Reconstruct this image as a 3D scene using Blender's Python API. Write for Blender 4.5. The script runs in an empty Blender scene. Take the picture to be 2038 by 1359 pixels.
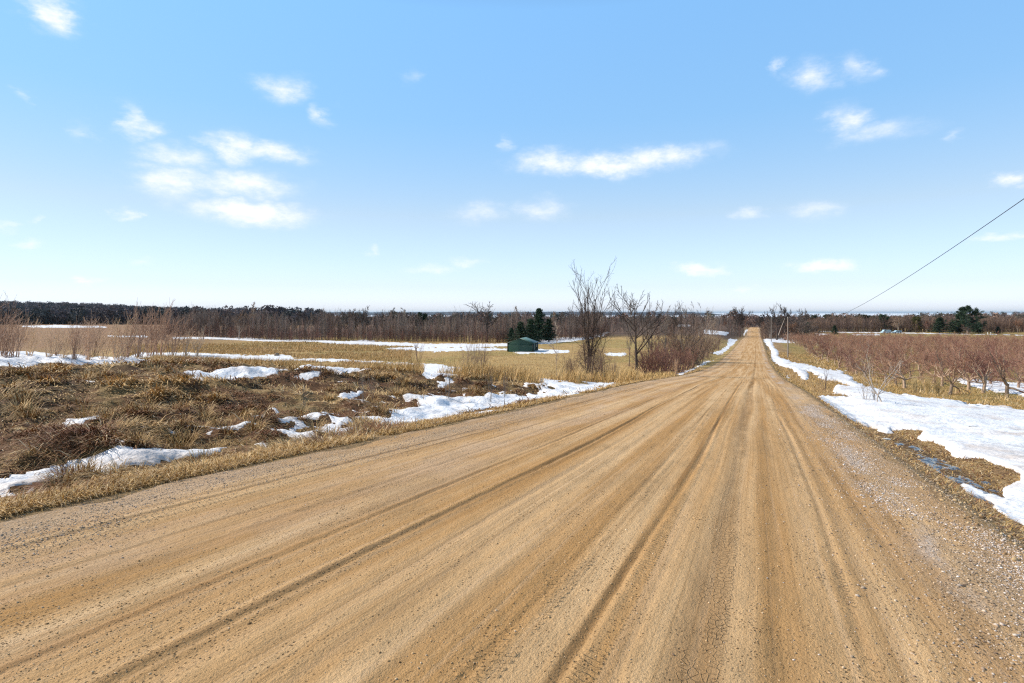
import bpy, math, random
import numpy as np
from mathutils import Vector

# ------------------------------------------------------------------ camera, light, exposure
W, H, F, CX, HY, EYE = 2038.0, 1359.0, 1132.0, 1019.0, 622.0, 1.55
sc = bpy.context.scene
col = sc.collection
cd = bpy.data.cameras.new('camera'); cam = bpy.data.objects.new('camera', cd); col.objects.link(cam)
cam.location = (0, 0, EYE); cam.rotation_euler = (math.radians(90), 0, 0)
cd.sensor_width = 36.0; cd.lens = F / W * 36.0
cd.shift_y = -(H / 2 - HY) / W
cd.clip_start = 0.05; cd.clip_end = 90000
sc.camera = cam

SUN_EL = 37.0
TO_SUN = Vector((-0.975 * math.cos(math.radians(SUN_EL)), 0.222 * math.cos(math.radians(SUN_EL)), math.sin(math.radians(SUN_EL))))
sd = bpy.data.lights.new('sun', 'SUN'); sun = bpy.data.objects.new('sun', sd); col.objects.link(sun)
sd.energy = 4.9; sd.angle = math.radians(0.55); sd.color = (1.0, 0.915, 0.80)
sun.rotation_euler = TO_SUN.to_track_quat('Z', 'Y').to_euler(); sun.location = (-40, 10, 60)

sc.view_settings.view_transform = 'Standard'; sc.view_settings.look = 'None'
sc.view_settings.gamma = 1.0; sc.view_settings.exposure = 0.13; sc.view_settings.use_curve_mapping = False
sc.render.engine = 'CYCLES'
sc.cycles.use_denoising = False
sc.cycles.max_bounces = 5; sc.cycles.diffuse_bounces = 2; sc.cycles.glossy_bounces = 2; sc.cycles.transparent_max_bounces = 8
sc.cycles.caustics_reflective = False; sc.cycles.caustics_refractive = False
sc.cycles.pixel_filter_type = 'BLACKMAN_HARRIS'; sc.cycles.filter_width = 1.25
sc.cycles.use_adaptive_sampling = True; sc.cycles.adaptive_threshold = 0.01

CLOUDS = [  # centre x, y, half width, half height, strength (photo pixels, turned into azimuth/elevation below)
 (103,27,58,30,.85),(565,180,52,22,.6),(45,195,20,10,.3),(262,245,30,30,.55),(285,260,45,16,.6),(180,262,20,14,.3),(645,225,22,15,.45),
 (350,312,75,24,.6),(470,300,50,30,.8),(545,304,80,17,.7),(340,362,80,30,.75),(480,368,110,26,.8),(505,422,108,21,1.0),
 (345,392,65,18,.35),(245,423,20,12,.5),(1090,325,60,22,.75),(1210,327,110,20,.9),(1310,313,75,22,.85),(1410,303,40,15,.25),
 (1010,285,18,12,.4),(955,422,58,18,.45),(1075,418,52,20,.5),(1620,148,48,27,.55),(1710,133,35,22,.45),(1550,135,15,16,.4),
 (1685,242,42,30,.6),(1745,262,80,20,.5),(1885,270,20,12,.3),(1620,422,55,18,.45),(1490,428,32,12,.45),(2005,357,48,16,.85),
 (1395,533,42,13,.9),(1637,525,58,13,.9),(1970,468,34,10,.65),(865,535,45,10,.45),(930,520,30,9,.45),(175,563,28,9,.65),
 (285,521,32,10,.35),(65,493,34,9,.55),(12,450,24,12,.4),(740,500,12,6,.4),(820,155,20,11,.25),(1480,577,25,7,.45),(65,437,12,10,.35)]

def build_world():
    w = bpy.data.worlds.new('World'); sc.world = w; w.use_nodes = True
    nt = w.node_tree; N = nt.nodes; L = nt.links; N.clear()
    out = N.new('ShaderNodeOutputWorld'); bg = N.new('ShaderNodeBackground')
    sky = N.new('ShaderNodeTexSky'); sky.sky_type = 'NISHITA'; sky.sun_disc = False
    sky.sun_elevation = math.radians(SUN_EL); sky.sun_rotation = math.atan2(TO_SUN.x, TO_SUN.y) % (2 * math.pi)
    sky.altitude = 200; sky.air_density = 1.0; sky.dust_density = 0.6; sky.ozone_density = 1.5
    def math_(op, a, b=None, clamp=False):
        n = N.new('ShaderNodeMath'); n.operation = op; n.use_clamp = clamp
        for i, v in enumerate((a, b)):
            if v is None: continue
            if isinstance(v, (int, float)): n.inputs[i].default_value = v
            else: L.new(v, n.inputs[i])
        return n.outputs[0]
    tc = N.new('ShaderNodeTexCoord'); sep = N.new('ShaderNodeSeparateXYZ'); L.new(tc.outputs['Generated'], sep.inputs[0])
    az = math_('ARCTAN2', sep.outputs[0], sep.outputs[1]); el = math_('ARCSINE', sep.outputs[2])
    P = N.new('ShaderNodeCombineXYZ'); L.new(az, P.inputs[0]); L.new(el, P.inputs[1])
    az2 = math_('ADD', math_('MULTIPLY', math_('SINE', az), .42), .25)      # evens out the glow on the sun's side
    sv = N.new('ShaderNodeCombineXYZ'); ce = math_('COSINE', el)
    L.new(math_('MULTIPLY', math_('SINE', az2), ce), sv.inputs[0]); L.new(math_('MULTIPLY', math_('COSINE', az2), ce), sv.inputs[1]); L.new(sep.outputs[2], sv.inputs[2])
    L.new(sv.outputs[0], sky.inputs['Vector']) if 'Vector' in sky.inputs else None
    # large warp + fine warp of the direction, so the clouds get ragged edges
    def warp(src, scale, detail, amp, rough=0.6):
        m = N.new('ShaderNodeVectorMath'); m.operation = 'MULTIPLY'; L.new(P.outputs[0], m.inputs[0]); m.inputs[1].default_value = (1, 2.0, 1)
        n = N.new('ShaderNodeTexNoise'); n.inputs['Scale'].default_value = scale; n.inputs['Detail'].default_value = detail
        n.inputs['Roughness'].default_value = rough
        L.new(m.outputs[0], n.inputs['Vector'])
        s = N.new('ShaderNodeVectorMath'); s.operation = 'SUBTRACT'; L.new(n.outputs['Color'], s.inputs[0]); s.inputs[1].default_value = (.5, .5, .5)
        k = N.new('ShaderNodeVectorMath'); k.operation = 'MULTIPLY_ADD'; L.new(s.outputs[0], k.inputs[0]); k.inputs[1].default_value = amp; L.new(src, k.inputs[2])
        return k.outputs[0]
    Pw = warp(P.outputs[0], 13.0, 7.0, (.115, .050, 0), .62)
    acc = None
    for (x, y, hw, hh, st) in CLOUDS:
        X, Z = (x - CX) / F, (HY - y) / F
        a0 = math.atan2(X, 1); e0 = math.atan2(Z, math.hypot(X, 1))
        ra = hw * 1.34 / F * math.cos(a0) ** 2; re = hh * 1.42 / F * math.cos(a0)
        v = N.new('ShaderNodeVectorMath'); v.operation = 'MULTIPLY_ADD'; L.new(Pw, v.inputs[0])
        v.inputs[1].default_value = (1 / ra, 1 / re, 0); v.inputs[2].default_value = (-a0 / ra, -e0 / re, 0)
        ln = N.new('ShaderNodeVectorMath'); ln.operation = 'LENGTH'; L.new(v.outputs[0], ln.inputs[0])
        mr = N.new('ShaderNodeMapRange'); mr.interpolation_type = 'SMOOTHSTEP'; L.new(ln.outputs['Value'], mr.inputs[0])
        mr.inputs[1].default_value = 1.25; mr.inputs[2].default_value = -0.1; mr.inputs[3].default_value = 0; mr.inputs[4].default_value = st
        acc = mr.outputs[0] if acc is None else math_('MAXIMUM', acc, mr.outputs[0])
    m = N.new('ShaderNodeVectorMath'); m.operation = 'MULTIPLY'; L.new(P.outputs[0], m.inputs[0]); m.inputs[1].default_value = (1, 2.0, 1)
    n = N.new('ShaderNodeTexNoise'); n.inputs['Scale'].default_value = 32; n.inputs['Detail'].default_value = 9; n.inputs['Roughness'].default_value = .66
    L.new(m.outputs[0], n.inputs['Vector'])
    den = math_('MULTIPLY', acc, math_('ADD', math_('MULTIPLY', n.outputs['Fac'], 2.1), -0.02), True)
    mr = N.new('ShaderNodeMapRange'); mr.interpolation_type = 'SMOOTHSTEP'; L.new(den, mr.inputs[0]); mr.inputs[1].default_value = -.04; mr.inputs[2].default_value = 1.0; mr.inputs[4].default_value = .90
    den = mr.outputs[0]
    # clear sky: the sky model, pulled towards the photograph's cleaner blue
    hs = N.new('ShaderNodeHueSaturation'); hs.inputs['Saturation'].default_value = 1.0
    L.new(sky.outputs[0], hs.inputs['Color'])
    tint = N.new('ShaderNodeMix'); tint.data_type = 'RGBA'; tint.blend_type = 'MULTIPLY'; tint.inputs['Factor'].default_value = 1.0
    L.new(hs.outputs[0], tint.inputs['A'])
    grad = N.new('ShaderNodeValToRGB'); L.new(math_('MULTIPLY', el, 1.0), grad.inputs[0])
    SKYRAMP(grad)
    g2 = N.new('ShaderNodeVectorMath'); g2.operation = 'SCALE'; L.new(grad.outputs[0], g2.inputs[0]); g2.inputs['Scale'].default_value = 2.4
    L.new(g2.outputs[0], tint.inputs['B'])
    mx = N.new('ShaderNodeMix'); mx.data_type = 'RGBA'; L.new(den, mx.inputs['Factor'])
    L.new(tint.outputs['Result'], mx.inputs['A']); mx.inputs['B'].default_value = (8.4, 8.5, 8.8, 1)
    L.new(mx.outputs['Result'], bg.inputs[0]); bg.inputs[1].default_value = 0.12
    L.new(bg.outputs[0], out.inputs[0])
    w.cycles.sampling_method = 'MANUAL'; w.cycles.sample_map_resolution = 512

def SKYRAMP(g):                                     # clearer, bluer air than the sky model's default, by elevation (radians)
    e = g.color_ramp.elements
    pts = [(0.0, (1.40, 1.56, 2.3)), (.019, (1.36, 1.50, 2.18)), (.045, (1.28, 1.34, 1.72)), (.165, (1.59, 1.48, 1.41)), (.32, (1.48, 1.83, 1.87)), (.488, (1.74, 2.3, 2.36)), (.72, (.92, .94, .88))]
    while len(e) < len(pts): e.new(.5)
    for k, (p, c) in enumerate(pts): e[k].position = p; e[k].color = (c[0] / 2.4, c[1] / 2.4, c[2] / 2.4, 1)
build_world()

# ------------------------------------------------------------------ helpers
rng = np.random.default_rng(7)
def tag(o, label=None, cat=None, group=None, kind=None):
    if label: o['label'] = label
    if cat: o['category'] = cat
    if group: o['group'] = group
    if kind: o['kind'] = kind
    return o
def _hash(ix, iy, seed):
    h = (ix.astype(np.int64) * 374761393 + iy.astype(np.int64) * 668265263 + seed * 974634777) & 0xFFFFFFFF
    h = ((h ^ (h >> 13)) * 1274126177) & 0xFFFFFFFF
    h = h ^ (h >> 16)
    return (h & 0xFFFFFF) / float(0xFFFFFF)
def vnoise(x, y, seed=0):
    x = np.asarray(x, float); y = np.asarray(y, float)
    ix = np.floor(x); iy = np.floor(y); fx = x - ix; fy = y - iy
    fx = fx * fx * (3 - 2 * fx); fy = fy * fy * (3 - 2 * fy)
    a = _hash(ix, iy, seed); b = _hash(ix + 1, iy, seed); c = _hash(ix, iy + 1, seed); d = _hash(ix + 1, iy + 1, seed)
    return (a + (b - a) * fx) * (1 - fy) + (c + (d - c) * fx) * fy
def fbm(x, y, seed=0, octs=4):
    s = 0; a = .5; t = 0
    for i in range(octs):
        s = s + a * vnoise(x, y, seed + i * 17); t += a; x = x * 2.03 + 3.1; y = y * 2.03 + 1.7; a *= .5
    return s / t
def smooth(a, b, x):
    t = np.clip((np.asarray(x, float) - a) / (b - a), 0, 1); return t * t * (3 - 2 * t)
def lerp(a, b, t): return a + (b - a) * t

# ------------------------------------------------------------------ the lie of the land
TH = math.atan((1506 - CX) / F); ST, CT = math.sin(TH), math.cos(TH)
def to_st(X, Y): return X * ST + Y * CT, X * CT - Y * ST
def to_xy(s, t): return s * ST + t * CT, s * CT - t * ST
TL, TR = -6.0, 2.1                               # road edges
_dt = np.array([(-60,-2.6),(-20,0.2),(-.5,1.53),(4.87,1.90),(10,2.34),(16,2.80),(22,3.25),(28.7,3.75),(36,4.42),(44,5.12),(55,6.05),(68,7.0),(84,7.95),(103,8.8),
  (144,9.95),(177,10.6),(230,11.4),(275,12.4),(335,14.0),(360,13.9),(390,13.0),(430,12.0),(455,11.9),(520,13.5),(700,17),(1200,23),(2000,33),(2800,43),(4000,50),(60000,60)])
_ss = np.linspace(-60, 900, 1921)
_rr = np.interp(_ss * CT + .74, _dt[:, 0], EYE - _dt[:, 1])
_k = np.hanning(25); _k /= _k.sum(); _rs = np.convolve(np.pad(_rr, 12, mode='edge'), _k, 'valid')
def road_z(s):
    s = np.asarray(s, float)
    return np.where(s < 890, np.interp(s, _ss, _rs), np.interp(s * CT + .74, _dt[:, 0], EYE - _dt[:, 1]))
def far_drop(Y): return np.interp(Y, _dt[:, 0], _dt[:, 1])
_cr = np.array([(2.1,0),(2.5,-.14),(2.95,-.42),(3.3,-.55),(3.8,-.55),(4.4,-.44),(5.2,-.44),(6.5,-.48),(9,-.62),(14,-1.05),(25,-1.15),(60,-1.3),(150,-1.1),(300,-.6)])
_cl = np.array([(5.9,0),(6.6,-.05),(7.6,-.22),(8.6,-.26),(10,-.2),(13,-.3),(20,-.9),(40,-1.2)])
def ground_base(X, Y):
    X = np.asarray(X, float); Y = np.asarray(Y, float)
    s, t = to_st(X, Y)
    R = road_z(s)
    # right of the road
    zr = R + np.interp(t, _cr[:, 0], _cr[:, 1])
    zr = lerp(zr, EYE - 12.0, smooth(225, 320, Y) * smooth(14, 50, t))
    # left of the road: near knoll, its falling edge and the valley floor
    q = Y - 25.5
    sp = np.where(q > 20, q, np.log1p(np.exp(np.clip(q / 3.0, -30, 30))) * 3.0)
    P = -.46 - .046 * X - .029 * np.minimum(Y, 25.5) - .135 * sp
    P = np.where(Y < 0, P + .05 * Y, P)
    P = np.clip(P, -400, 3)
    V = EYE - (8.45 + .006 * np.clip(Y - 130, 0, 300) - 1.0 * smooth(-90, -220, X))
    k = 1.2; m = np.maximum(P, V) + k * np.log1p(np.exp(-np.abs(P - V) / k)) - .0
    zl = lerp(R + np.interp(-t, _cl[:, 0], _cl[:, 1]), m, smooth(6.5, 17, -t) * smooth(-5, 3, s) * 1.0)
    z = np.where(t > TR, zr, np.where(t < TL, zl, R))
    zf = EYE - far_drop(Y * .9 + 40)
    z = lerp(z, zf, smooth(420, 640, Y) * (1 - smooth(60, 14, np.abs(t + 1.9)) * (Y < 560)))
    # long wooded hill on the left, rise far right
    hill = np.exp(-((Y - 1150) / 480) ** 2) * smooth(-150, -1050, X)
    z = z + hill * 31 * smooth(480, 900, Y)
    z = z + np.exp(-((Y - 1200) / 350) ** 2) * smooth(650, 1150, X) * 16
    return z
def bank_mask(X, Y):
    s, t = to_st(X, Y)
    return smooth(-7.0, -8.6, t) * (1 - smooth(27, 36, Y)) * smooth(-2, 2, s)
def ground_z(X, Y):
    z = ground_base(X, Y); s, t = to_st(X, Y)
    b = bank_mask(X, Y)
    n = (fbm(X * .9, Y * .9, 3, 3) - .5) * .52 + (fbm(X * 2.6, Y * 2.6, 9, 2) - .5) * .17
    z = z + b * n
    dt = smooth(2.3, 2.8, t) * (1 - smooth(4.6, 5.6, t)) * smooth(4, 6, s) * (1 - smooth(16, 20, s))
    off = smooth(.2, 2.5, np.maximum(TL - t, t - TR))
    z = z + (1 - b) * off * (1 - .8 * dt) * ((fbm(X * .45, Y * .45, 21, 3) - .5) * .22 + (fbm(X * .05, Y * .05, 5, 2) - .5) * np.clip(Y * .004, 0, .9))
    return z
def to_px(X, Y, Z):
    Yc = np.maximum(Y, .01)
    return CX + F * X / Yc, HY - F * (Z - EYE) / Yc
_ys = np.exp(np.linspace(math.log(1.5), math.log(2500), 3000))
def gpt(px, py):                                   # where a sight line through a photo pixel meets the ground
    X = (px - CX) / F * _ys; zr = EYE - (py - HY) / F * _ys
    g = ground_z(X, _ys); hit = np.nonzero(zr <= g)[0]
    i = hit[0] if len(hit) else len(_ys) - 1
    return float(X[i]), float(_ys[i]), float(g[i])
def gat(px, Y):                                    # ground at a distance along a bearing
    X = (px - CX) / F * Y
    return float(X), float(Y), float(ground_z(np.array([X]), np.array([Y]))[0])

# ------------------------------------------------------------------ mesh building
def new_mesh(name, V, faces, attrs=None, smooth_=False):
    """faces: list of (n,k) int arrays"""
    me = bpy.data.meshes.new(name)
    V = np.ascontiguousarray(V, dtype=np.float32)
    me.vertices.add(len(V)); me.vertices.foreach_set('co', V.ravel())
    faces = [np.asarray(f) for f in faces if len(f)]
    loops = np.concatenate([f.ravel() for f in faces]).astype(np.int32)
    tot = np.concatenate([np.full(len(f), f.shape[1]) for f in faces]).astype(np.int32)
    st = np.concatenate([[0], np.cumsum(tot)[:-1]]).astype(np.int32)
    me.loops.add(len(loops)); me.loops.foreach_set('vertex_index', loops)
    me.polygons.add(len(tot)); me.polygons.foreach_set('loop_start', st); me.polygons.foreach_set('loop_total', tot)
    if smooth_: me.polygons.foreach_set('use_smooth', np.ones(len(tot), dtype=bool))
    for k, a in (attrs or {}).items():
        a = np.ascontiguousarray(a, dtype=np.float32)
        if a.ndim == 2 and a.shape[1] == 3 and k == 'tint':
            at = me.attributes.new(k, 'FLOAT_COLOR', 'POINT'); at.data.foreach_set('color', np.c_[a, np.ones(len(a), np.float32)].astype(np.float32).ravel())
        elif a.ndim == 2:
            at = me.attributes.new(k, 'FLOAT_VECTOR', 'POINT'); at.data.foreach_set('vector', a.ravel())
        else:
            at = me.attributes.new(k, 'FLOAT', 'POINT'); at.data.foreach_set('value', a)
    me.update(calc_edges=True)
    return me
def obj(name, me, mat=None, parent=None, loc=None):
    o = bpy.data.objects.new(name, me); col.objects.link(o)
    if mat is not None and me is not None and not me.materials: me.materials.append(mat)
    if parent is not None: o.parent = parent
    if loc is not None: o.location = loc
    return o
def empty(name, loc=(0, 0, 0), rz=0.0):
    o = bpy.data.objects.new(name, None); col.objects.link(o); o.location = loc; o.rotation_euler = (0, 0, rz); o.empty_display_size = .2
    return o
def dup(root, loc, rz=0.0, scale=1.0):
    r = root.copy(); col.objects.link(r); r.location = loc; r.rotation_euler = (0, 0, rz)
    r.scale = (scale, scale, scale) if np.isscalar(scale) else scale
    for ch in list(root.children):
        c = ch.copy(); col.objects.link(c); c.parent = r
        for g in list(ch.children):
            d = g.copy(); col.objects.link(d); d.parent = c
    return r
class Geo:
    """collects vertices/faces of one mesh"""
    def __init__(self): self.V = []; self.F = {3: [], 4: []}; self.n = 0; self.C = []
    def add(self, V, faces, color=None):
        V = np.asarray(V, float).reshape(-1, 3)
        for f in faces:
            f = np.asarray(f)
            if len(f): self.F[f.shape[1]].append(f + self.n)
        self.V.append(V); self.n += len(V)
        if color is not None: self.C.append(np.broadcast_to(np.asarray(color, float), (len(V), 3)))
        return self
    def arrays(self):
        V = np.concatenate(self.V); fs = [np.concatenate(f) for f in self.F.values() if f]
        return V, fs, (np.concatenate(self.C) if self.C else None)
    def mesh(self, name, smooth_=False):
        V, fs, C = self.arrays()
        return new_mesh(name, V, fs, {'tint': C} if C is not None else None, smooth_)
    def box(self, c, d, rz=0.0, color=None):
        x, y, z = np.array(d) / 2.0
        v = np.array([(-x,-y,-z),(x,-y,-z),(x,y,-z),(-x,y,-z),(-x,-y,z),(x,-y,z),(x,y,z),(-x,y,z)])
        ca, sa = math.cos(rz), math.sin(rz)
        v = np.c_[v[:,0]*ca - v[:,1]*sa, v[:,0]*sa + v[:,1]*ca, v[:,2]] + np.array(c)
        return self.add(v, [np.array([(0,3,2,1),(4,5,6,7),(0,1,5,4),(1,2,6,5),(2,3,7,6),(3,0,4,7)])], color)
    def tubes(self, P, R, sides=4, color=None):
        P = np.asarray(P, float); R = np.asarray(R, float)
        B, K, _ = P.shape
        T = np.gradient(P, axis=1); T /= np.linalg.norm(T, axis=2, keepdims=True) + 1e-9
        ref = np.where(np.abs(T[:, :1, 2:3]) > .8, np.array([1., 0, 0]), np.array([0, 0, 1.]))
        N_ = np.cross(T, np.broadcast_to(ref, T.shape)); N_ /= np.linalg.norm(N_, axis=2, keepdims=True) + 1e-9
        Bn = np.cross(T, N_)
        a = np.arange(sides) / sides * 2 * math.pi
        V = P[:, :, None, :] + R[:, :, None, None] * (np.cos(a)[None, None, :, None] * N_[:, :, None, :] + np.sin(a)[None, None, :, None] * Bn[:, :, None, :])
        idx = np.arange(B * K * sides).reshape(B, K, sides)
        q = np.stack([idx[:, :-1], np.roll(idx[:, :-1], -1, 2), np.roll(idx[:, 1:], -1, 2), idx[:, 1:]], -1).reshape(-1, 4)
        c = None
        if color is not None:
            c = np.asarray(color, float)
            if c.ndim == 2 and len(c) == B: c = np.repeat(c, K * sides, 0)
        return self.add(V.reshape(-1, 3), [q], c)
def scatter_join(templates, pos, yaw, scale, which, zs=None, color=None):
    """templates: list of (V, faces list); returns V, faces, colours"""
    Vs, F3, F4, Cs, n = [], [], [], [], 0
    for k, (V, fs) in enumerate(templates):
        sel = np.nonzero(which == k)[0]
        if not len(sel): continue
        ca, sa = np.cos(yaw[sel]), np.sin(yaw[sel]); s = scale[sel]; z_ = s if zs is None else zs[sel]
        X = (V[None, :, 0] * ca[:, None] - V[None, :, 1] * sa[:, None]) * s[:, None] + pos[sel, 0:1]
        Y = (V[None, :, 0] * sa[:, None] + V[None, :, 1] * ca[:, None]) * s[:, None] + pos[sel, 1:2]
        Z = V[None, :, 2] * z_[:, None] + pos[sel, 2:3]
        Vs.append(np.stack([X, Y, Z], -1).reshape(-1, 3))
        off = n + np.arange(len(sel)) * len(V)
        for f in fs:
            (F3 if f.shape[1] == 3 else F4).append((f[None] + off[:, None, None]).reshape(-1, f.shape[1]))
        if color is not None: Cs.append(np.repeat(color[sel], len(V), 0))
        n += len(V) * len(sel)
    fs = [np.concatenate(f) for f in (F3, F4) if f]
    return np.concatenate(Vs), fs, (np.concatenate(Cs) if Cs else None)

# ------------------------------------------------------------------ materials
def mat(name, base=(.3, .3, .3), rough=.9, var=.25, scale=6.0, bump=0.0, attr=False, objvar=0.0, spec=.2, detail=4.0, metal=0.0, bscale=None, huevar=0.0):
    m = bpy.data.materials.new(name); m.use_nodes = True; nt = m.node_tree; N = nt.nodes; L = nt.links
    b = N['Principled BSDF']; b.inputs['Roughness'].default_value = rough; b.inputs['Specular IOR Level'].default_value = spec; b.inputs['Metallic'].default_value = metal
    tc = N.new('ShaderNodeTexCoord')
    n = N.new('ShaderNodeTexNoise'); n.inputs['Scale'].default_value = scale; n.inputs['Detail'].default_value = detail; n.inputs['Roughness'].default_value = .65
    L.new(tc.outputs['Object'], n.inputs['Vector'])
    mr = N.new('ShaderNodeMapRange'); L.new(n.outputs['Fac'], mr.inputs[0]); mr.inputs[1].default_value = .25; mr.inputs[2].default_value = .75
    mr.inputs[3].default_value = 1 - var; mr.inputs[4].default_value = 1 + var
    mx = N.new('ShaderNodeVectorMath'); mx.operation = 'SCALE'
    if attr:
        a = N.new('ShaderNodeAttribute'); a.attribute_name = 'tint'; L.new(a.outputs['Color'], mx.inputs[0])
    else:
        mx.inputs[0].default_value = base
    last = mr.outputs[0]
    if objvar:
        oi = N.new('ShaderNodeObjectInfo'); r = N.new('ShaderNodeMapRange'); L.new(oi.outputs['Random'], r.inputs[0])
        r.inputs[3].default_value = 1 - objvar; r.inputs[4].default_value = 1 + objvar
        p = N.new('ShaderNodeMath'); p.operation = 'MULTIPLY'; L.new(last, p.inputs[0]); L.new(r.outputs[0], p.inputs[1]); last = p.outputs[0]
    L.new(last, mx.inputs['Scale'])
    colr = mx.outputs[0]
    if huevar:
        oi = N.new('ShaderNodeObjectInfo'); r = N.new('ShaderNodeMapRange'); L.new(oi.outputs['Random'], r.inputs[0])
        r.inputs[3].default_value = .5 - huevar; r.inputs[4].default_value = .5 + huevar
        h = N.new('ShaderNodeHueSaturation'); L.new(r.outputs[0], h.inputs['Hue']); L.new(colr, h.inputs['Color']); colr = h.outputs[0]
    L.new(colr, b.inputs['Base Color'])
    if bump:
        nb = n
        if bscale:
            nb = N.new('ShaderNodeTexNoise'); nb.inputs['Scale'].default_value = bscale; nb.inputs['Detail'].default_value = 5; L.new(tc.outputs['Object'], nb.inputs['Vector'])
        bp = N.new('ShaderNodeBump'); bp.inputs['Strength'].default_value = 1.0; bp.inputs['Distance'].default_value = bump
        L.new(nb.outputs['Fac'], bp.inputs['Height']); L.new(bp.outputs[0], b.inputs['Normal'])
    return m
M = {}
M['ground'] = mat('ground', attr=True, var=.5, scale=11.0, bump=.07, detail=8, spec=.1)
M['grass'] = mat('dry_grass', attr=True, var=.15, scale=2.0, rough=.75, spec=.25)
M['bark_dark'] = mat('dark_bark', (.085, .063, .052), var=.4, scale=14, objvar=.15, bump=.01)
M['bark_grey'] = mat('grey_bark', (.23, .185, .15), var=.4, scale=12, objvar=.2)
M['bark_pale'] = mat('pale_bark', (.42, .34, .27), var=.3, scale=12, objvar=.15)
M['twig_brown'] = mat('brown_twigs', (.25, .165, .12), var=.3, scale=1.2, objvar=.25, huevar=.012)
M['twig_orchard'] = mat('orchard_twigs', (.36, .195, .135), var=.45, scale=1.1, objvar=.34, huevar=.018)
M['bark_orchard'] = mat('orchard_bark', (.42, .30, .21), var=.4, scale=9, objvar=.2)
M['twig_red'] = mat('red_twigs', (.24, .125, .095), var=.35, scale=2, objvar=.2, huevar=.012)
M['twig_wood'] = mat('woodland_twigs', attr=True, var=.3, scale=.15, detail=3)
M['weed'] = mat('dry_weeds', (.56, .37, .24), var=.3, scale=3, objvar=.22, huevar=.012)
M['needle'] = mat('dark_needles', (.035, .058, .03), var=.45, scale=.7, objvar=.3, huevar=.02, rough=.7)
M['needle_yellow'] = mat('yellow_needles', (.13, .12, .035), var=.45, scale=.7, objvar=.3, rough=.7)
M['snow'] = mat('snow', attr=True, var=.10, scale=2.2, bump=.045, rough=.6, spec=.3, bscale=9.0, detail=8)
M['ice'] = mat('lake_ice', (.80, .84, .90), var=.07, scale=.0006, rough=.7)
M['pole'] = mat('weathered_pole', (.30, .25, .21), var=.3, scale=6)
M['wire'] = mat('black_wire', (.03, .03, .03), var=.1)
M['shed_wall'] = mat('green_metal', (.018, .062, .045), var=.25, scale=2.0, rough=.5, spec=.4)
M['shed_roof'] = mat('pale_green_metal', (.07, .14, .11), var=.2, scale=2.0, rough=.45, spec=.5)
M['dark'] = mat('dark_trim', (.02, .02, .02), var=.1, rough=.6)
M['car_paint'] = mat('pale_blue_paint', (.42, .58, .66), var=.04, rough=.35, spec=.5)
M['glass'] = mat('dark_glass', (.02, .025, .03), var=.05, rough=.1, spec=.6)
M['white'] = mat('white_paint', (.75, .75, .72), var=.08, rough=.6)
M['rock'] = mat('lichen_rock', (.27, .20, .14), var=.75, scale=5, bump=.08, detail=7)
M['gravel'] = mat('gravel', attr=True, var=.25, scale=30, rough=.85)

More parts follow.
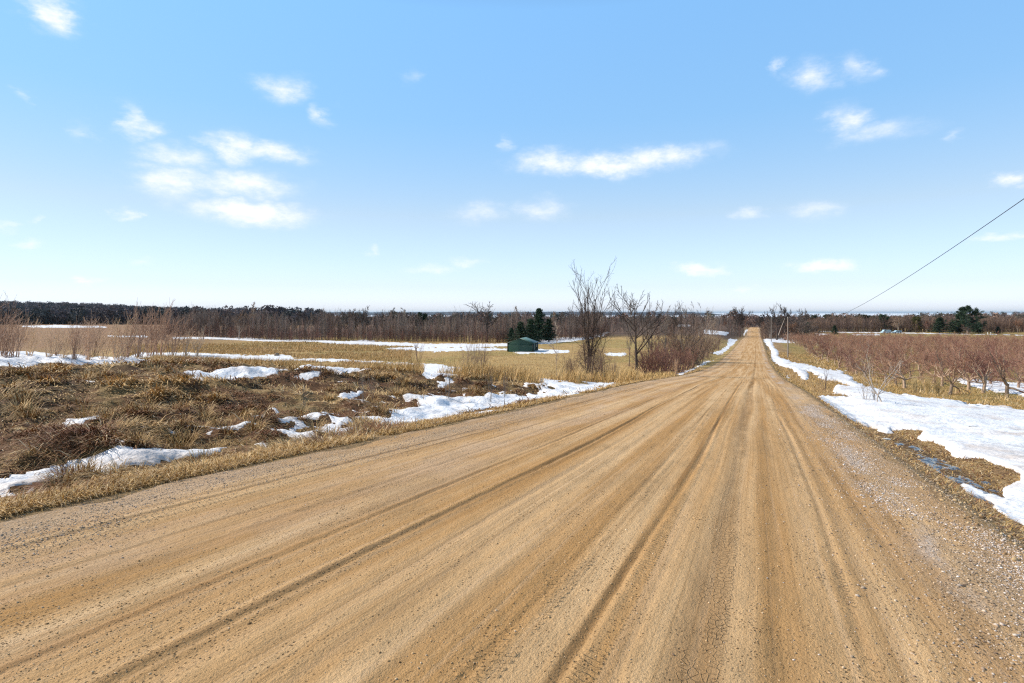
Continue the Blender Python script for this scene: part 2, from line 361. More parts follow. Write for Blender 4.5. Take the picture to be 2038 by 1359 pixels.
# ------------------------------------------------------------------ snow outlines (read off the photograph, laid on the ground)
SNOW = [
 [(-60,705),(0,702),(44,699),(81,701),(128,707),(181,713),(245,712),(282,701),(368,701),(437,705),(516,707),(553,705),(578,707),(583,712),(656,713),(705,716),(754,719.5),(816,722),(852,723),(914,732),(946,749),(914,749),(865,749),(867,754),(838,748),(843,739),(798,734),(791,729),(767,724),(705,719.5),(632,718),(583,717),(553,718),(460,717),(417,715),(368,719),(331,716),(290,721),(245,724),(172,727),(137,722),(98,722),(49,727),(0,726),(-60,728)],
 [(346,743),(368,743),(417,741.5),(454,738),(500,735),(541,733),(580,738),(546,744),(509,750),(485,756),(460,756),(432,756),(454,751),(429,746),(380,751),(356,746)],
 [(366,762),(397,754),(429,759),(405,762)],[(169,760),(186,757),(199,757.5),(196,761),(172,762)],[(207,757.5),(228,755),(221,759)],
 [(580,734),(612,732),(644,730),(681,730.5),(742,734),(745,740),(705,739),(681,743.5),(659,743),(644,738),(597,738)],
 [(583,749),(607,745),(649,746),(632,750),(602,753)],[(659,752.6),(688,754.5),(671,757)],
 [(672,784),(693,781),(727,783),(705,788),(688,792),(676,789)],[(870,766),(877,757.5),(914,760),(889,766)],
 [(968,737),(1012,742),(1064,752),(1098,757),(1150,762),(1235,762),(1201,771),(1150,783),(1098,790),(1047,798.5),(995,809),(926,821),(875,831),(840,835),(806,845),(772,848),(730,843),(727,841),(755,834.6),(792,828),(820,814),(840,810.5),(823,800),(796,786.5),(820,790),(827,783),(868,783),(885,793),(902,783),(930,790),(964,790),(995,783),(1043,786.5),(1053,780),(1105,778),(1095,771),(1043,771),(1047,766),(1088,764),(1047,752),(995,745)],
 [(563,839),(584,830.5),(635,825),(670,817),(697,820),(653,834),(635,841),(591,839),(567,851),(545,842)],
 [(539,860),(584,856),(618,858),(670,848),(700,851),(713,862),(697,865),(686,869),(635,870),(618,877),(567,873.5)],
 [(491,837),(525,827),(536,837),(498,844)],[(117,832),(154,827),(203,825),(206,830.5),(165,842.6),(148,842.6)],
 [(-40,952),(0,946),(51,937),(155,923),(213,913),(234,906),(292,904),(343,897.5),(395,889),(412,879),(460,885.5),(436,899),(378,913),(309,920),(240,934),(199,946),(185,937),(103,954),(27,966),(-40,972)],
 [(-20,970),(0,968),(34,975),(69,966),(62,978),(21,985),(-20,984)],[(501,880),(543,880),(532,887),(505,885.5)],[(536,820),(556,818.5),(549,827)],[(261,854.6),(285,846),(306,851),(280,858)],
 [(343,671),(417,671),(500,673),(558,674.5),(607,675),(681,680),(725,677.5),(754,680),(816,682),(960,683.5),(1016,682),(1020,688),(960,690),(852,689),(754,686),(681,685),(607,681.5),(533,678),(460,675.5),(417,674),(343,673.5)],
 [(758,692.5),(803,690),(877,691),(960,692),(1010,693),(1010,697),(960,697),(865,698.6),(779,695)],
 [(42,648.6),(113,647),(196,648.5),(221,652),(123,652),(42,651)],[(208,668.6),(292,668),(294,671.6),(220,671)],
 [(1059,674),(1110,673),(1163,672),(1187,666),(1209,667),(1176,673),(1140,678),(1099,683),(1070,684)],
 [(1017,700.5),(1072,694),(1134,697.5),(1132,703),(1076,703),(1040,704)],[(1200,704),(1246,703),(1244,709.6),(1209,708.5)],
 [(1180,668),(1211,659),(1215,662),(1180,671)],[(1338,646.4),(1375,645.4),(1373,650),(1345,650)],[(1401,656),(1426,657.5),(1452,661),(1447,667),(1401,665)],
 [(1450,674),(1469,675),(1461,683.5),(1445,698),(1436,705.6),(1412,704),(1436,696),(1447,687)],
 [(1425,716.6),(1404,724),(1388,732),(1379,738),(1355,748),(1347,746),(1351,742),(1379,735),(1401,721)],
 [(1519,674),(1528,673),(1543,672),(1580,671),(1584,681.6),(1562,681),(1540,681.6),(1537,684.5),(1540,692),(1549,699),(1549,709.5),(1558,714),(1581,723),(1602,725),(1617,730),(1646,736),(1689,739),(1675,743),(1699,754),(1696,758),(1712,768),(1741,776),(1790,791),(1886,799),(1917,804),(1926,810),(2007,815),(2100,830),(2160,960),(2160,1110),(2100,1085),(2038,1050),(2007,1035),(1976,1004),(1932,986),(1905,961),(1926,966),(1979,987),(2003,995),(1997,977),(2007,964),(2025,957),(2022,943),(1994,930),(1948,912),(1892,909),(1889,896),(1855,879),(1827,875),(1834,859),(1793,858),(1766,861),(1747,856),(1716,848),(1685,831),(1661,816),(1642,804),(1623,791),(1654,791),(1673,796),(1722,793),(1685,787),(1659,782),(1664,770),(1701,771),(1698,771),(1683,764),(1661,758),(1642,757),(1617,743),(1593,735),(1611,749),(1603,758),(1587,745),(1578,736),(1550,727),(1537,718),(1534,708),(1536,698),(1528,689),(1521,681.6)],
 [(1562,748.5),(1577,750),(1575,753),(1565,752)],
 [(1888,753),(1927,753),(1980,760),(2100,768),(2100,792),(2038,788),(1989,781),(1945,772),(1918,762)],
 [(1612,659),(1770,661.2),(1870,663),(2060,665.5),(2060,667.3),(1870,665),(1770,663.2),(1612,661.2)],
 [(1620,664),(1652,663.6),(1650,667),(1622,667)],[(1690,664.5),(1755,664.5),(1750,668),(1700,667.5)],
 [(1483,657),(1486,653.5),(1488,657),(1481,668),(1478,669)],[(1510,654),(1513,656),(1515,667),(1512,666)],
]
RX0, RY0, RW, RH = -220, 600, 2500, 560
def raster():
    m = np.zeros((RH, RW), np.float32)
    for poly in SNOW:
        p = np.array(poly, float)
        x0, x1 = int(p[:, 0].min()) - 1, int(p[:, 0].max()) + 2; y0, y1 = int(p[:, 1].min()) - 1, int(p[:, 1].max()) + 2
        for sub in (.17, .5, .83):
            yy = np.arange(y0, y1) + sub; xx = np.arange(x0, x1) + .5
            ins = np.zeros((len(yy), len(xx)), bool)
            for i in range(len(p)):
                (ax, ay), (bx, by) = p[i], p[i - 1]
                if ay == by: continue
                c = ((ay > yy) != (by > yy))
                xi = ax + (yy - ay) / (by - ay) * (bx - ax)
                ins ^= c[:, None] & (xx[None, :] < xi[:, None])
            iy = np.arange(y0, y1) - RY0; ix = np.arange(x0, x1) - RX0
            ok_y = (iy >= 0) & (iy < RH); ok_x = (ix >= 0) & (ix < RW)
            m[np.ix_(iy[ok_y], ix[ok_x])] = np.minimum(1, m[np.ix_(iy[ok_y], ix[ok_x])] + ins[np.ix_(ok_y, ok_x)] / 3.0)
    def blur(a, r, ax):
        k = np.ones(2 * r + 1) / (2 * r + 1)
        return np.apply_along_axis(lambda v: np.convolve(v, k, 'same'), ax, a)
    b1 = blur(blur(m, 1, 0), 2, 1); b2 = blur(blur(m, 2, 0), 4, 1)
    w = np.clip((np.arange(RH) + RY0 - 700) / 60.0, 0, 1)[:, None]
    return b1 * (1 - w) + b2 * w
SMASK = raster()
def snow_mask(X, Y, Zb=None):
    X = np.asarray(X, float); Y = np.asarray(Y, float)
    Z = ground_base(X, Y) if Zb is None else Zb
    px, py = to_px(X, Y, Z)
    A = np.clip((py - HY) / 26.0, .6, 7.0)
    sc_ = 22.0 / np.maximum(Y, 1)
    px2 = px + (fbm(X * 1.5 + 7, Y * 1.5, 31, 3) - .5) * A * 3.4; py2 = py + (fbm(X * 1.7, Y * 1.7 + 5, 37, 3) - .5) * A * 1.5
    fx = np.clip(px2 - RX0 - .5, 0, RW - 1.001); fy = np.clip(py2 - RY0 - .5, 0, RH - 1.001)
    ix = fx.astype(int); iy = fy.astype(int); u = fx - ix; v = fy - iy
    m = (SMASK[iy, ix] * (1 - u) + SMASK[iy, ix + 1] * u) * (1 - v) + (SMASK[iy + 1, ix] * (1 - u) + SMASK[iy + 1, ix + 1] * u) * v
    s, t = to_st(X, Y)
    t_ = to_st(X, Y)[1]
    m = m + (fbm(X * 3.3, Y * 3.3, 39, 3) - .5) * 1.5 * np.clip(m * (1 - m) * 4, 0, 1) * (Y < 140) + .8 * smooth(.57, .66, fbm(X * 1.3, Y * 1.3, 45, 4)) * (t_ < -6.4) * (t_ > -11) * (Y < 30) * (Y > 9)
    ok = (Y > 1.5) & (px > RX0 + 2) & (px < RX0 + RW - 2) & (py < RY0 + RH - 2)
    m = m * ok * np.where(Y < 330, smooth(0.05, .3, np.maximum(TL - t, t - TR - .2)), 1)
    return m

# ------------------------------------------------------------------ ground sheet and snow (one fan-shaped grid, finer near the viewer)
def ground_colour(X, Y, s, t):
    n1 = fbm(X * .7, Y * .7, 41, 4); n2 = fbm(X * 2.2, Y * 2.2, 43, 3); n3 = fbm(X * .06, Y * .06, 47, 3)
    straw = np.array([.44, .30, .135]); brown = np.array([.14, .072, .036]); dark = np.array([.085, .055, .035]); green = np.array([.20, .175, .06])
    def mixc(a, b, f): return a + (b - a) * f[..., None]
    c = np.broadcast_to(np.array([.47, .32, .135]), X.shape + (3,)).copy()             # mown field
    c = mixc(c, np.array([.38, .285, .11]), smooth(.45, .62, n3))
    c = mixc(c, np.array([.33, .20, .09]), smooth(.5, .7, n1) * .6)
    bank = mixc(np.broadcast_to(brown, c.shape), straw * .6, smooth(.45, .66, n1 * .6 + n2 * .4)); bank = mixc(bank, dark, smooth(.55, .35, fbm(X * .35, Y * .35, 53, 3)) * .6)
    c = mixc(c, bank, smooth(-6.6, -7.5, t) * (1 - smooth(25, 33, Y)))
    # orchard floor
    orch = mixc(np.broadcast_to(np.array([.36, .255, .10]), c.shape), green, smooth(.42, .65, fbm(X * .3, Y * .3, 61, 3)) * .6)
    c = mixc(c, orch, smooth(7, 9, t))
    # ditch and shoulders
    dit = mixc(np.broadcast_to(np.array([.27, .17, .085]), c.shape), np.array([.40, .27, .13]), smooth(.4, .6, n2))
    c = mixc(c, dit, smooth(2.0, 2.3, t) * (1 - smooth(7.5, 9.5, t)))
    wet = smooth(.7, .3, np.abs(t - 3.4) + (n2 - .5) * .6) * smooth(6.5, 8.5, s) * (1 - smooth(18, 21, s)); c = mixc(c, np.array([.10, .065, .04]), wet * .85)
    sand = np.array([.40, .265, .135])
    edge = np.maximum(TL - t, t - TR) + (n2 - .5) * .7
    c = mixc(c, sand * .85, 1 - smooth(.0, .55, edge))
    # woodland floor far off
    far = np.array([.16, .105, .075])
    c = mixc(c, far, smooth(195, 240, Y) * smooth(-2, -12, t) * (X > -130))
    c = mixc(c, np.array([.29, .165, .105]), smooth(-60, -120, X) * smooth(60, 140, Y) * (1 - smooth(420, 500, Y)) * .8)
    c = mixc(c, far, smooth(430, 600, Y))
    return c
def build_ground():
    az = np.concatenate([np.arange(-47.5, 47.5, .108), np.arange(47.5, 312.5, 4.0)])
    az = np.radians(az); na = len(az)
    r = [0.0, .4]
    while r[-1] < 700: r.append(max(r[-1] * 1.0095, r[-1] + .02))
    while r[-1] < 60000: r.append(r[-1] * 1.06)
    r = np.array(r[1:]); nr = len(r)
    A, Rr = np.meshgrid(az, r)
    X = Rr * np.sin(A); Y = Rr * np.cos(A)
    Z = np.empty_like(X); Cc = np.empty(X.shape + (3,)); SM = np.empty_like(X); ZB = np.empty_like(X)
    for i in range(0, nr, 60):
        sl = slice(i, i + 60)
        Z[sl] = ground_z(X[sl], Y[sl]); ZB[sl] = ground_base(X[sl], Y[sl])
        s, t = to_st(X[sl], Y[sl]); Cc[sl] = ground_colour(X[sl], Y[sl], s, t)
        Z[sl] = Z[sl] - .09 * smooth(-.02, .45, np.minimum(t - TL, TR - t)) * (Y[sl] < 900)
        SM[sl] = snow_mask(X[sl], Y[sl], ZB[sl])
    s, t = to_st(X, Y)
    idx = np.arange(nr * na).reshape(nr, na)
    q = np.stack([idx[:-1], np.roll(idx[:-1], -1, 1), np.roll(idx[1:], -1, 1), idx[1:]], -1).reshape(-1, 4)[:, ::-1]
    V = np.stack([X, Y, Z], -1).reshape(-1, 3)
    V = np.r_[V, [[0, 0, float(ground_z(np.array([0.]), np.array([0.]))[0]) - .07]]]
    cen = len(V) - 1; i0 = idx[0]
    tri = np.stack([np.full(na, cen), np.roll(i0, -1), i0], -1)
    Ca = np.r_[Cc.reshape(-1, 3), [[.4, .28, .14]]]
    g = obj('ground', new_mesh('ground', V, [q, tri], {'tint': Ca}, True), M['ground']); tag(g, kind='structure')
    # snow: the grid cells inside the outlines, raised by the snow's thickness
    h = np.clip((SM - np.where(t < 0, .37, np.where(Y > 30, .57, .5))) * 2.6, -.5, 1.0)
    near = np.clip(Y / 22, .35, 1.5)
    lumps = (fbm(X * 1.6, Y * 1.6, 71, 3) - .5) * .10 + (fbm(X * 5, Y * 5, 73, 2) - .5) * .035
    right = smooth(2, 4, t)
    thick = (.022 + .10 * right) * near
    ZS = np.where(h > 0, h * thick + np.clip(h, 0, 1) * lumps * (.45 + right * .6), h * .2) + Z
    keep = (SM > .3)
    k4 = (keep[:-1] | np.roll(keep[:-1], -1, 1) | np.roll(keep[1:], -1, 1) | keep[1:])
    k4[:, -1] = False
    fq = q.reshape(nr - 1, na, 4)[k4]
    used, inv = np.unique(fq, return_inverse=True)
    Vs = np.stack([X, Y, ZS], -1).reshape(-1, 3)[used]
    dirt = smooth(.52, .75, fbm(X * .8, Y * 2.0, 83, 4)) * .5 + .8 * smooth(-9.5, -6.8, t) * (t < 0) * (Y < 14) * smooth(.3, .6, fbm(X * 1.2, Y * 1.2, 89, 3))
    dirt = np.clip(dirt + smooth(.9, .5, SM) * .45 * (Y < 60) + .55 * smooth(.56, .68, fbm(X * .55, Y * .55, 87, 4)) * (t > 0), 0, 1)
    Cs = (np.array([.86, .87, .89]) + (np.array([.60, .50, .42]) - np.array([.86, .87, .89])) * np.clip(dirt * .75, 0, 1)[..., None]).reshape(-1, 3)[used]
    o = obj('snow', new_mesh('snow', Vs, [inv.reshape(-1, 4)], {'tint': Cs}, True), M['snow'])
    tag(o, 'patchy melting snow lying along the road, ditch and fields', 'snow', kind='stuff')
build_ground()

# ------------------------------------------------------------------ the dirt road
TRACKS = [  # lateral place, half width, strength
 (-.27,.12,.9),(-.86,.032,1.0),(.56,.03,.6),(-1.28,.025,.45),(-2.72,.03,.95),(-2.62,.09,.45),(-3.28,.028,.95),(-3.38,.05,.3),(-5.08,.03,.7),(-4.86,.022,.6),(-1.98,.06,.3),(.95,.05,.35),(-3.95,.04,.35),(.16,.06,.25),(.72,.05,.25),
 (-.58,.03,.25),(-1.62,.05,.25),(-2.3,.035,.3),(-4.35,.03,.35),(1.2,.04,.3)]
def road_rut(s, t):
    w = t + (fbm(s * .11, t * .7, 91, 2) - .5) * .22
    z = np.zeros_like(s)
    for (t0, wd, st) in TRACKS:
        k = .35 + .9 * vnoise(s * .35 + t0 * 13, t0 * 7 + s * 0, 97); d = .010 + .10 * min(wd, .09)
        z -= st * d * k * np.exp(-((w - t0) / wd) ** 2)
        z += st * d * .45 * k * (np.exp(-((w - t0 - wd * 2.0) / wd) ** 2) + np.exp(-((w - t0 + wd * 2.0) / wd) ** 2))
    z += (fbm(s * .30, w * 3.2, 101, 2) - .5) * .012
    z += (fbm(s * 5, t * 7, 103, 3) - .5) * .016
    return z
def build_road():
    s = [-14.0]
    while s[-1] < 1.2: s.append(s[-1] + .12)
    while s[-1] < 560: s.append(s[-1] + max(.018, (s[-1] + .2) * .0095))
    s = np.array(s); t = np.linspace(TL - .22, TR + .22, 520)
    S, T = np.meshgrid(s, t, indexing='ij')
    edge = np.maximum(TL - T, T - TR) + (fbm(S * 1.1, T * 3, 107, 3) - .5) * .5
    X, Y = to_xy(S, T)
    z = road_z(S) + .035 * (1 - ((T + 1.9) / 4.2) ** 2) + road_rut(S, T) * smooth(130, 40, S) - smooth(-.15, .25, edge) * .16
    V = np.stack([X, Y, z], -1).reshape(-1, 3)
    ns, nt_ = S.shape; idx = np.arange(ns * nt_).reshape(ns, nt_)
    q = np.stack([idx[:-1, :-1], idx[:-1, 1:], idx[1:, 1:], idx[1:, :-1]], -1).reshape(-1, 4)[:, ::-1]
    st = np.stack([S, T, np.zeros_like(S)], -1).reshape(-1, 3)
    me = new_mesh('road', V, [q], {'st': st}, True)
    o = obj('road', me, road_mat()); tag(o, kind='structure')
def road_mat():
    m = bpy.data.materials.new('dirt_road'); m.use_nodes = True; nt = m.node_tree; N = nt.nodes; L = nt.links
    b = N['Principled BSDF']; b.inputs['Roughness'].default_value = .92; b.inputs['Specular IOR Level'].default_value = .12
    a = N.new('ShaderNodeAttribute'); a.attribute_name = 'st'
    sep = N.new('ShaderNodeSeparateXYZ'); L.new(a.outputs['Vector'], sep.inputs[0]); s, t = sep.outputs[0], sep.outputs[1]
    def ma(op, x, y=None, z=None, clamp=False):
        n = N.new('ShaderNodeMath'); n.operation = op; n.use_clamp = clamp
        for i, v in enumerate((x, y, z)):
            if v is None: continue
            if isinstance(v, (int, float)): n.inputs[i].default_value = v
            else: L.new(v, n.inputs[i])
        return n.outputs[0]
    def noise(ks, kt, detail=4, rough=.6, off=0.0):
        v = N.new('ShaderNodeVectorMath'); v.operation = 'MULTIPLY_ADD'; L.new(a.outputs['Vector'], v.inputs[0]); v.inputs[1].default_value = (ks, kt, 0); v.inputs[2].default_value = (off, off * 1.7, off)
        n = N.new('ShaderNodeTexNoise'); n.inputs['Scale'].default_value = 1; n.inputs['Detail'].default_value = detail; n.inputs['Roughness'].default_value = rough
        L.new(v.outputs[0], n.inputs['Vector']); return n.outputs['Fac']
    def rng_(x, a0, a1, b0=0.0, b1=1.0, interp='SMOOTHSTEP'):
        n = N.new('ShaderNodeMapRange'); n.interpolation_type = interp; L.new(x, n.inputs[0])
        for i, v in zip((1, 2, 3, 4), (a0, a1, b0, b1)): n.inputs[i].default_value = v
        return n.outputs[0]
    def mix(f, c1, c2):
        n = N.new('ShaderNodeMix'); n.data_type = 'RGBA'
        if isinstance(f, (int, float)): n.inputs['Factor'].default_value = f
        else: L.new(f, n.inputs['Factor'])
        for k, c in (('A', c1), ('B', c2)):
            if isinstance(c, tuple): n.inputs[k].default_value = (*c, 1)
            else: L.new(c, n.inputs[k])
        return n.outputs['Result']
    tw = ma('ADD', t, ma('MULTIPLY', ma('SUBTRACT', noise(.11, .7, 2), .5), .22))
    stv = N.new('ShaderNodeCombineXYZ'); L.new(s, stv.inputs[0]); L.new(tw, stv.inputs[1])
    def noise_w(ks, kt, detail=4, rough=.6, off=0.0):
        v = N.new('ShaderNodeVectorMath'); v.operation = 'MULTIPLY_ADD'; L.new(stv.outputs[0], v.inputs[0]); v.inputs[1].default_value = (ks, kt, 0); v.inputs[2].default_value = (off, off * 1.7, off)
        n = N.new('ShaderNodeTexNoise'); n.inputs['Scale'].default_value = 1; n.inputs['Detail'].default_value = detail; n.inputs['Roughness'].default_value = rough
        L.new(v.outputs[0], n.inputs['Vector']); return n.outputs['Fac']
    streak = noise_w(.05, 1.9, 4, .55); streak2 = noise_w(.10, 14, 4, .6, 5.0)
    c = mix(rng_(streak, .34, .66), (.54, .30, .11), (.77, .515, .27))
    c = mix(ma('MULTIPLY', rng_(streak2, .5, .75), .35), c, (.80, .57, .36))
    c = mix(ma('MULTIPLY', rng_(noise_w(.05, 9, 3, .6, 21.0), .52, .70), .38), c, (.36, .20, .075))
    c = mix(ma('MULTIPLY', ma('MULTIPLY', rng_(tw, -2.9, -3.7), rng_(noise(.25, 1.1, 4, .6, 17.0), .4, .65)), .55), c, (.66, .48, .33))
    c = mix(ma('MULTIPLY', rng_(noise(.5, .8, 4, .6, 2.0), .48, .68), .35), c, (.40, .255, .12))
    dark = None
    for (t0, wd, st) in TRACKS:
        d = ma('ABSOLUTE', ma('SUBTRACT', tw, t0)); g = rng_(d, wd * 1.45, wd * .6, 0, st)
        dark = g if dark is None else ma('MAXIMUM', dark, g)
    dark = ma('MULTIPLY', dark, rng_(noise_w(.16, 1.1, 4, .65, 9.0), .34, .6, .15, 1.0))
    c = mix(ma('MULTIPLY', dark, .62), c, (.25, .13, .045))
    c = mix(ma('MULTIPLY', rng_(noise_w(.07, 42, 2, .5, 41.0), .55, .66), .26), c, (.32, .175, .065))
    # gravelly shoulders
    gl = ma('MAXIMUM', rng_(t, -4.7, -5.6), ma('MULTIPLY', rng_(t, .75, 1.5), .8))
    gl = ma('MULTIPLY', gl, rng_(noise(.35, 1.3, 5, .65, 3.0), .32, .62))
    vor = N.new('ShaderNodeTexVoronoi'); vor.inputs['Scale'].default_value = 1; vor.voronoi_dimensions = '2D'
    sv = N.new('ShaderNodeVectorMath'); sv.operation = 'SCALE'; L.new(a.outputs['Vector'], sv.inputs[0]); sv.inputs['Scale'].default_value = 38; L.new(sv.outputs[0], vor.inputs['Vector'])
    sepc = N.new('ShaderNodeSeparateColor'); L.new(vor.outputs['Color'], sepc.inputs[0])
    gc = mix(sepc.outputs[0], (.27, .18, .11), (.60, .48, .36))
    c = mix(ma('MULTIPLY', gl, .5), c, gc)
    # pale streak of washed gravel right of the wheel tracks
    ps = ma('MULTIPLY', rng_(ma('ABSOLUTE', ma('SUBTRACT', tw, 1.45)), .42, .05), rng_(noise(.28, .9, 5, .7, 13.0), .47, .62))
    c = mix(ma('MULTIPLY', ps, .7), c, mix(sepc.outputs[1], (.42, .34, .29), (.78, .70, .64)))
    # grain and dark crumbs
    fine = noise(70, 70, 3, .75); mid = noise(20, 24, 5, .75, 4.0)
    c = mix(rng_(fine, .3, .7), mix(.26, c, (.12, .065, .03)), c)
    c = mix(ma('MULTIPLY', rng_(mid, .55, .75), .25), c, (.36, .22, .10))
    vo2 = N.new('ShaderNodeTexVoronoi'); vo2.voronoi_dimensions = '2D'; vo2.inputs['Scale'].default_value = 1
    s2 = N.new('ShaderNodeVectorMath'); s2.operation = 'MULTIPLY'; L.new(a.outputs['Vector'], s2.inputs[0]); s2.inputs[1].default_value = (34, 37, 1); L.new(s2.outputs[0], vo2.inputs['Vector'])
    sp2 = N.new('ShaderNodeSeparateColor'); L.new(vo2.outputs['Color'], sp2.inputs[0])
    spk = ma('MULTIPLY', rng_(vo2.outputs['Distance'], .30, .16), ma('MULTIPLY', rng_(sp2.outputs[0], .70, .76), rng_(noise(.8, 2.6, 4, .65, 8.0), .44, .6)))
    c = mix(ma('MULTIPLY', spk, .8), c, (.10, .06, .03))
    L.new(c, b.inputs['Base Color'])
    # tyre treads pressed into three of the tracks
    tread = None
    for (t0, wd, lam, skew) in ((.47, .10, .055, .25), (-1.22, .10, .075, -.35), (-4.95, .1, .06, .4), (-.74, .06, .05, .3)):
        u = ma('SUBTRACT', tw, t0)
        ph = ma('MULTIPLY', ma('ADD', s, ma('MULTIPLY', ma('ABSOLUTE', u) if skew > 1 else u, skew)), 2 * math.pi / lam)
        wv = rng_(ma('SINE', ma('ADD', ph, ma('MULTIPLY', noise(11, 11, 3, .6, t0), 9.0))), .25, .8)
        mk = ma('MULTIPLY', rng_(ma('ABSOLUTE', u), wd * 1.15, wd * .85), rng_(noise(1.1, 2.4, 4, .7, t0 * 5 + 1), .46, .58))
        g = ma('MULTIPLY', wv, mk); tread = g if tread is None else ma('MAXIMUM', tread, g)
    hgt = ma('ADD', ma('MULTIPLY', fine, .010), ma('MULTIPLY', mid, .016))
    vc = N.new('ShaderNodeTexVoronoi'); vc.voronoi_dimensions = '2D'; vc.feature = 'DISTANCE_TO_EDGE'; vc.inputs['Scale'].default_value = 1
    s3 = N.new('ShaderNodeVectorMath'); s3.operation = 'MULTIPLY'; L.new(stv.outputs[0], s3.inputs[0]); s3.inputs[1].default_value = (17, 24, 1); L.new(s3.outputs[0], vc.inputs['Vector'])
    chunk = ma('MULTIPLY', rng_(vc.outputs['Distance'], .10, .02), ma('MULTIPLY', rng_(ma('ABSOLUTE', ma('SUBTRACT', tw, -.25)), .12, .07), rng_(noise(1.1, 3.0, 3, .6, 31.0), .36, .56)))
    tread = ma('MAXIMUM', tread, chunk)
    hgt = ma('SUBTRACT', hgt, ma('MULTIPLY', tread, .013))
    hgt = ma('ADD', hgt, ma('MULTIPLY', streak2, .008))
    hgt = ma('ADD', hgt, ma('MULTIPLY', ma('MULTIPLY', gl, vor.outputs['Distance']), -.014))
    hgt = ma('ADD', hgt, ma('MULTIPLY', spk, .006))
    bp = N.new('ShaderNodeBump'); bp.inputs['Strength'].default_value = 1; bp.inputs['Distance'].default_value = 1.0; L.new(hgt, bp.inputs['Height'])
    L.new(bp.outputs[0], b.inputs['Normal'])
    return m
build_road()

# lake ice and the land beyond it
def build_lake():
    g = Geo(); a = np.linspace(-1.2, 1.2, 60); r = np.array([2300, 4000, 8000, 16000, 59000.])
    A, R_ = np.meshgrid(a, r); V = np.stack([R_ * np.sin(A), R_ * np.cos(A), np.full_like(A, EYE - 41.0)], -1).reshape(-1, 3)
    idx = np.arange(V.shape[0]).reshape(A.shape)
    q = np.stack([idx[:-1, :-1], idx[:-1, 1:], idx[1:, 1:], idx[1:, :-1]], -1).reshape(-1, 4)[:, ::-1]
    g.add(V, [q]); o = obj('lake', g.mesh('lake'), M['ice']); tag(o, kind='structure')
    # far shores: long low wooded hills
    mm = mat('far_shore_woods', (.055, .06, .075), var=.25, scale=.002, detail=5)
    for nm, (x0, x1, Yd, hmax, seed) in {'far_shore_hills': (560, 1430, 9000, 66, 5)}.items():
        n = 260; xs = np.linspace(x0, x1, n); X = (xs - CX) / F * Yd
        e = np.clip(np.minimum(xs - x0, x1 - xs) / 60.0, 0, 1)
        top = (hmax * (.62 + .38 * fbm(xs * .012, xs * 0, seed, 4)) - 8 * vnoise(xs * .35, xs * 0, seed + 3)) * (e ** .6)
        rows = [(-700, 0), (-500, .45), (-100, 1.0), (600, .8), (2200, 0)]
        V = np.stack([np.stack([X, np.full(n, Yd + dy), EYE - 42 + top * f], -1) for dy, f in rows])
        idx = np.arange(len(rows) * n).reshape(len(rows), n)
        q = np.stack([idx[:-1, :-1], idx[:-1, 1:], idx[1:, 1:], idx[1:, :-1]], -1).reshape(-1, 4)
        o = obj(nm, new_mesh(nm, V.reshape(-1, 3), [q], None, True), mm); tag(o, kind='structure')
build_lake()

# ------------------------------------------------------------------ grass, stubble, gravel
def blades(pos, length, width, az, lean, bend, colr):
    """bent strips of 5 points each: returns V, faces, colours"""
    n = len(pos)
    hx, hy = np.cos(az), np.sin(az); sx, sy = -hy, hx
    sw = np.stack([sx, sy, np.zeros(n)], -1) * (width / 2)[:, None]
    d1 = np.stack([hx * np.sin(lean), hy * np.sin(lean), np.cos(lean)], -1)
    l2 = lean + bend
    d2 = np.stack([hx * np.sin(l2), hy * np.sin(l2), np.cos(l2)], -1)
    m = pos + d1 * (length * .55)[:, None]; e = m + d2 * (length * .45)[:, None]
    V = np.stack([pos - sw, pos + sw, m + sw * .8, m - sw * .8, e], 1).reshape(-1, 3)
    b = np.arange(n)[:, None] * 5
    return V, [b + np.array([[0, 1, 2, 3]]), b + np.array([[3, 2, 4]])], np.repeat(colr, 5, 0)
def polar(n, a0, a1, r0, r1):
    a = np.radians(rng.uniform(a0, a1, n)); r = np.exp(rng.uniform(math.log(r0), math.log(r1), n))
    return r * np.sin(a), r * np.cos(a)
STRAW = np.array([.60, .395, .175]); GOLD = np.array([.56, .35, .115]); BROWN = np.array([.20, .10, .045]); RUST = np.array([.24, .10, .05]); OLIVE = np.array([.30, .225, .085]); PALE = np.array([.68, .53, .33])
def palette(n, f, cols):
    """f in 0..1 picks along a list of colours, with jitter"""
    cols = np.array(cols); f = np.clip(f, 0, .999) * (len(cols) - 1); i = f.astype(int); u = (f - i)[:, None]
    c = cols[i] * (1 - u) + cols[np.minimum(i + 1, len(cols) - 1)] * u
    return c * rng.uniform(.65, 1.3, (n, 1))
